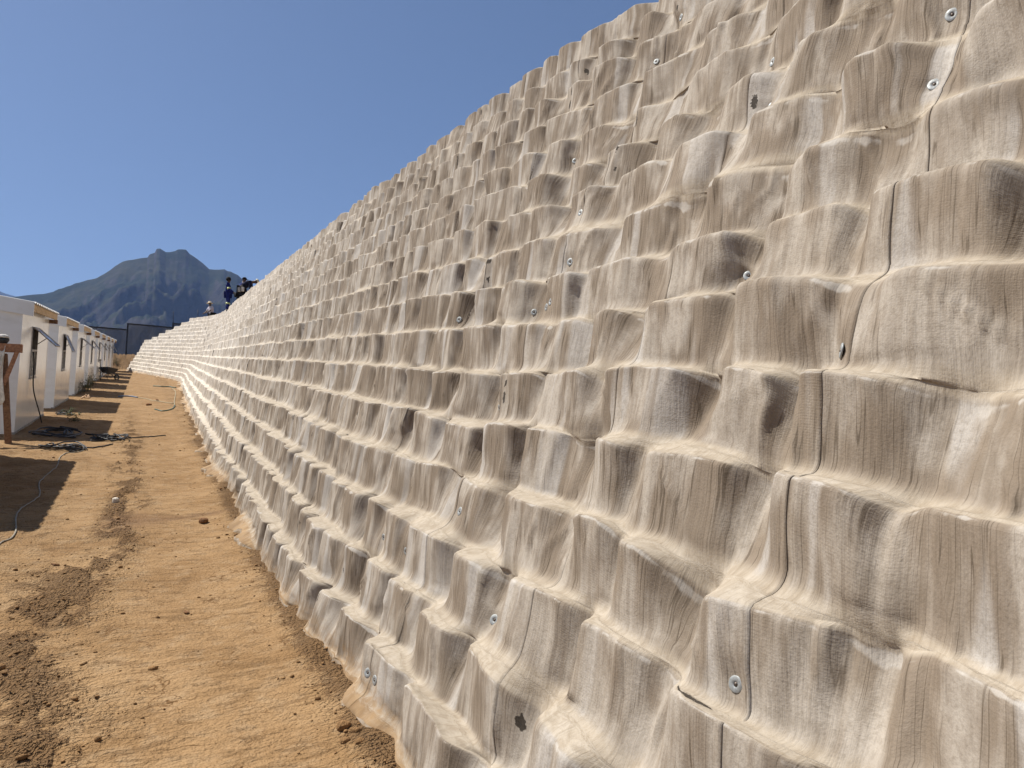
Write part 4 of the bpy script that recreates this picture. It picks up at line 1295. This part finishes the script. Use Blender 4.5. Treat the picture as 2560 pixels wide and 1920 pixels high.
for i, (x, y) in enumerate(((-1.55, 21.3), (-1.2, 18.9), (-1.35, 20.4))):
    weed(x, y, 0.14, 7, 80 + i, ['small dry weed at the corner after the foremost hut', 'small dry weed inside the second hut shadow', 'small weed sprig on the lit strip after the second shadow'][i])

# ------------------------------------------------------------------ people
def bake_skin(verts, edges, radii, roots, sub=1):
    me = bpy.data.meshes.new('tmp'); me.from_pydata(verts, edges, [])
    ob = bpy.data.objects.new('tmp', me); COL.objects.link(ob)
    sk = ob.modifiers.new('skin', 'SKIN'); sk.use_smooth_shade = True
    if not me.skin_vertices:
        bpy.context.view_layer.objects.active = ob
        bpy.ops.mesh.customdata_skin_add()
    for i, rr in enumerate(radii):
        rr = rr if isinstance(rr, tuple) else (rr, rr)
        me.skin_vertices[0].data[i].radius = rr
        me.skin_vertices[0].data[i].use_root = i in roots
    sb = ob.modifiers.new('sub', 'SUBSURF'); sb.levels = sub; sb.render_levels = sub
    dg = bpy.context.evaluated_depsgraph_get()
    out = bpy.data.meshes.new_from_object(ob.evaluated_get(dg))
    bpy.data.objects.remove(ob); bpy.data.meshes.remove(me)
    return out

class Pose:
    def __init__(self, J):
        self.J = {k: Vector(v) for k, v in J.items()}
    def graph(self, chains, rad, grow=1.0):
        idx, V, R, E = {}, [], [], []
        for ch in chains:
            for a in ch:
                if a not in idx:
                    idx[a] = len(V); V.append(self.J[a]); r = rad[a]
                    R.append(tuple(q * grow for q in r) if isinstance(r, tuple) else r * grow)
            for a, b in zip(ch[:-1], ch[1:]): E.append((idx[a], idx[b]))
        return V, E, R, idx
RAD = dict(pelvis=(.145, .125), spine=(.135, .11), chest=(.155, .12), neck=.058, jaw=.078, head=.092, crown=.07)
for s in 'LR':
    RAD.update({'sh' + s: .065, 'el' + s: .046, 'wr' + s: .032, 'ha' + s: (.038, .022), 'hip' + s: .088, 'kn' + s: .062, 'an' + s: .044, 'ft' + s: .042})
BODY = [['pelvis', 'spine', 'chest', 'neck', 'jaw', 'head', 'crown']] + [['chest', 'sh' + s, 'el' + s, 'wr' + s, 'ha' + s] for s in 'LR'] + [['pelvis', 'hip' + s, 'kn' + s, 'an' + s, 'ft' + s] for s in 'LR']
def person(loc, rz, J, label, top, legs, hat, extras=None):
    r = empty('person', loc, rz)
    tag(r, label, 'person', 'workers on top of the wall')
    P = Pose(J)
    V, E, R, idx = P.graph(BODY, RAD)
    me = bake_skin(V, E, R, [idx['pelvis']], 2)
    # fingers, nose and ears join the body mesh
    mb = MB()
    for s in 'LR':
        h, w0 = P.J['ha' + s], P.J['wr' + s]
        d = (h - w0).normalized(); sd = d.cross(Vector((1, 0, 0.2)))
        sd = sd.normalized() if sd.length > .1 else Vector((0, 1, 0))
        nn = sd.cross(d)
        for q, (off, L) in enumerate(((-.027, .065), (-.009, .08), (.009, .075), (.027, .058))):
            b0 = h + sd * off
            mb.tube([b0 - d * .02, b0 + d * L * .5 + nn * .008, b0 + d * L * .85 + nn * .03], [.010, .009, .006], 6)
        mb.tube([h - d * .03 + sd * .03, h + sd * .055 + d * .01, h + sd * .06 + d * .045 + nn * .015], [.012, .010, .007], 6)
    hd, jw, cr = P.J['head'], P.J['jaw'], P.J['crown']
    up = (cr - jw).normalized(); fw = P.J['face'] if 'face' in P.J else Vector((1, 0, 0)); fw = (fw - up * fw.dot(up)).normalized(); sd = up.cross(fw)
    mb.ball(hd + fw * .092 - up * .012, (.016, .013, .02), 8, 6)
    mb.ball(hd + fw * .080 - up * .058, (.012, .024, .009), 8, 6)
    for q in (-1, 1):
        mb.ball(hd + sd * q * .092, (.016, .012, .028), 8, 6); mb.ball(hd + sd * q * .032 + fw * .083 + up * .012, (.008, .013, .008), 8, 6)
    b = bmesh.new(); b.from_mesh(me)
    vs = [b.verts.new(p) for p in mb.v]
    for f in mb.f:
        try: b.faces.new([vs[i] for i in f]).smooth = True
        except ValueError: pass
    b.to_mesh(me); b.free()
    me.materials.clear(); me.materials.append(M['skin'])
    link(bpy.data.objects.new('body', me), r)
    def garment(name, chains, mat, grow, mod=None):
        J2 = P
        V, E, R, idx = J2.graph(chains, dict(RAD, **(mod or {})), grow)
        mm = bake_skin(V, E, R, [0], 2); mm.materials.clear(); mm.materials.append(mat)
        return link(bpy.data.objects.new(name, mm), r)
    P.J['nk0'] = P.J['chest'].lerp(P.J['neck'], 0.55)
    for s in 'LR':
        P.J['cuff' + s] = P.J['el' + s].lerp(P.J['wr' + s], 0.9 if top[1] == 'long' else 0.02)
        P.J['hem' + s] = P.J['kn' + s].lerp(P.J['an' + s], 0.92)
    mod = {'nk0': .07}
    for s in 'LR': mod.update({'cuff' + s: .045 if top[1] == 'long' else .056, 'hem' + s: .062, 'kn' + s: .072})
    garment('jacket' if top[1] == 'long' else 'shirt', [['pelvis', 'spine', 'chest', 'nk0']] + [['chest', 'sh' + s, 'el' + s, 'cuff' + s] if top[1] == 'long' else ['chest', 'sh' + s, 'cuff' + s] for s in 'LR'], top[0], 1.34, mod)
    garment('trousers', [['pelvis', 'hip' + s, 'kn' + s, 'hem' + s] for s in 'LR'], legs, 1.36, dict(mod, pelvis=(.14, .12)))
    for s in 'LR':
        a, f = P.J['an' + s], P.J['ft' + s]
        MB().tube([a + Vector((0, 0, .02)), a.lerp(f, .3) - Vector((0, 0, .02)), f + (f - a) * .25], [.058, .062, .045], 10).build('boot', M['black'], r)
    c = hd + up * .035
    if hat == 'hair':
        MB().ball(c - fw * .018 + up * .01, (.125, .125, .118), 18, 12, lambda p: p * (1 + .04 * math.sin(9 * p.x + 5 * p.z))).build('hair', M['hair'], r)
    else:
        mat = {'bucket': M['straw'], 'cap': M['capcol'], 'darkcap': M['black']}[hat]
        q = up.to_track_quat('Z', 'Y').to_matrix()
        hb = MB()
        prof = [(0.0, .095), (.06, .088), (.098, .05), (.105, .0)] if hat != 'bucket' else [(0, .10), (.07, .096), (.1, .06), (.108, .0), (.15, -.012), (.195, -.035)]
        n = 20; base = len(hb.v)
        for rr, zz in prof:
            for j in range(n):
                a = 6.2832 * j / n
                hb.v.append(tuple(c + (q @ Vector((rr * math.cos(a), rr * math.sin(a), zz)))))
        for i in range(len(prof) - 1):
            for j in range(n):
                k = (j + 1) % n; hb.f.append((i * n + j, i * n + k, (i + 1) * n + k, (i + 1) * n + j)); hb.s.append(True)
        ho = hb.build('hat', mat, r)
        so = ho.modifiers.new('thickness', 'SOLIDIFY'); so.thickness = .006
        if hat != 'bucket':
            bb = MB(); pts = [c + fw * .09 + sd * .07, c + fw * .18 + sd * .045, c + fw * .19 - sd * .045, c + fw * .09 - sd * .07]
            bb.add([p + up * .004 for p in pts] + [p - up * .004 for p in pts], [(0, 1, 2, 3), (7, 6, 5, 4), (0, 4, 5, 1), (1, 5, 6, 2), (2, 6, 7, 3)]).build('brim', mat, ho)
    if extras: extras(r, P)
    return r
def arms(J, el, wr):
    for s, k in (('L', 1), ('R', -1)):
        e, w_ = el[s] if isinstance(el, dict) else el, wr[s] if isinstance(wr, dict) else wr
        J['el' + s] = (e[0], k * e[1], e[2]); J['wr' + s] = (w_[0], k * w_[1], w_[2])
        d = (Vector(J['wr' + s]) - Vector(J['el' + s])).normalized() * .085
        J['ha' + s] = tuple(Vector(J['wr' + s]) + d)
def stand(J=None):
    J = dict(pelvis=(0, 0, .95), spine=(.01, 0, 1.14), chest=(0, 0, 1.36), neck=(.0, 0, 1.49), jaw=(.025, 0, 1.565), head=(.02, 0, 1.645), crown=(.01, 0, 1.70))
    for s, k in (('L', 1), ('R', -1)):
        J['sh' + s] = (0, k * .19, 1.40); J['hip' + s] = (0, k * .09, .90); J['kn' + s] = (.03, k * .10, .49); J['an' + s] = (-.01, k * .11, .085); J['ft' + s] = (.14, k * .12, .035)
    arms(J, (.02, .24, 1.12), (.20, .22, .94))
    return J
def topz(x, y): return float(base_z(y)) + K * ST - 0.33 + max(0, 0)
def bands(r, P):
    for s in 'LR':
        a, b = P.J['sh' + s].lerp(P.J['el' + s], .72), P.J['sh' + s].lerp(P.J['el' + s], .95)
        MB().tube([a, b], .082, 12).build('reflective_band', M['hiviz'], r)
        a, b = P.J['kn' + s].lerp(P.J['an' + s], .10), P.J['kn' + s].lerp(P.J['an' + s], .28)
        MB().tube([a, b], .108, 12).build('reflective_band', M['hiviz'], r)
J = stand(); arms(J, {'L': (.06, .24, 1.12), 'R': (.05, .25, 1.12)}, {'L': (.30, .16, .98), 'R': (.30, .18, .96)})
person((3.78, 40.3, topz(3.78, 40.3)), math.radians(-8), J, 'person standing in blue overalls with yellow reflective bands on the wall top', (M['blue'], 'long'), M['blue'], 'hair', bands)
def toolbelt(r, P):
    p = P.J['pelvis']
    b = MB()
    ring = [(p.x + .175 * math.cos(a), p.y + .20 * math.sin(a), p.z + .06) for a in [6.2832 * i / 20 for i in range(21)]]
    t = b.tube(ring, .028, 8, False).build('tool_belt', M['winframe'], r)
    for q, (a, dz) in enumerate(((-1.2, -.1), (-1.9, -.12), (1.4, -.1))):
        c = (p.x + .22 * math.cos(a), p.y + .25 * math.sin(a), p.z + dz)
        MB().box(c[0] - .06, c[0] + .06, c[1] - .04, c[1] + .04, c[2] - .09, c[2] + .10).build('pouch', M['cloth_white'] if q == 0 else M['winframe'], t, .01)
J = stand()
J.update(pelvis=(-.08, 0, .90), spine=(.06, 0, 1.06), chest=(.27, 0, 1.17), neck=(.39, 0, 1.22), jaw=(.47, 0, 1.215), head=(.53, 0, 1.24), crown=(.58, 0, 1.265), face=(.5, 0, -.8))
for s, k in (('L', 1), ('R', -1)): J['sh' + s] = (.29, k * .19, 1.16); J['hip' + s] = (-.08, k * .09, .86); J['kn' + s] = (.05, k * .11, .47)
arms(J, (.33, .24, .88), (.44, .20, .64))
person((4.02, 35.9, topz(4.0, 35.9)), math.radians(-14), J, 'person bending over in navy jacket with pale cap and tool belt', (M['navy'], 'long'), M['black'], 'cap', toolbelt)
J = stand()
J.update(spine=(.05, 0, 1.12), chest=(.12, 0, 1.32), neck=(.17, 0, 1.44), jaw=(.21, 0, 1.51), head=(.22, 0, 1.585), crown=(.22, 0, 1.64))
for s, k in (('L', 1), ('R', -1)): J['sh' + s] = (.12, k * .19, 1.35)
arms(J, (.18, .24, 1.08), (.34, .18, .92))
person((4.02, 37.6, topz(4.0, 37.6) - 0.12), math.radians(10), J, 'person in dark cap mostly hidden behind the bending worker', (M['blue'], 'long'), M['black'], 'darkcap')
J = stand()
J.update(pelvis=(-.05, 0, .47), spine=(-.0, 0, .66), chest=(.03, 0, .88), neck=(.06, 0, 1.01), jaw=(.10, 0, 1.075), head=(.11, 0, 1.15), crown=(.10, 0, 1.205))
for s, k in (('L', 1), ('R', -1)):
    J['sh' + s] = (.03, k * .18, .91); J['hip' + s] = (-.05, k * .09, .43); J['kn' + s] = (.16, k * .13, .07); J['an' + s] = (-.25, k * .12, .07); J['ft' + s] = (-.38, k * .12, .05)
arms(J, {'L': (.16, .21, .66), 'R': (.17, .22, .66)}, {'L': (.36, .16, .50), 'R': (.38, .20, .48)})
person((3.95, 52.6, topz(3.95, 52.6)), math.radians(205), J, 'person kneeling in pale shirt and beige brimmed hat at the wall bend', (M['shirt'], 'short'), M['black'], 'bucket')

for i, (x, y, h) in enumerate(((-2.6, 71.5, 1.5), (-1.9, 73.2, 1.3), (-3.3, 74.5, 1.8))):
    weed(x, y, h, 60, 120 + i, ['dark bush at the end of the hut row', 'dark bush at the foot of the far bank', 'tallest dark bush below the fence'][i])
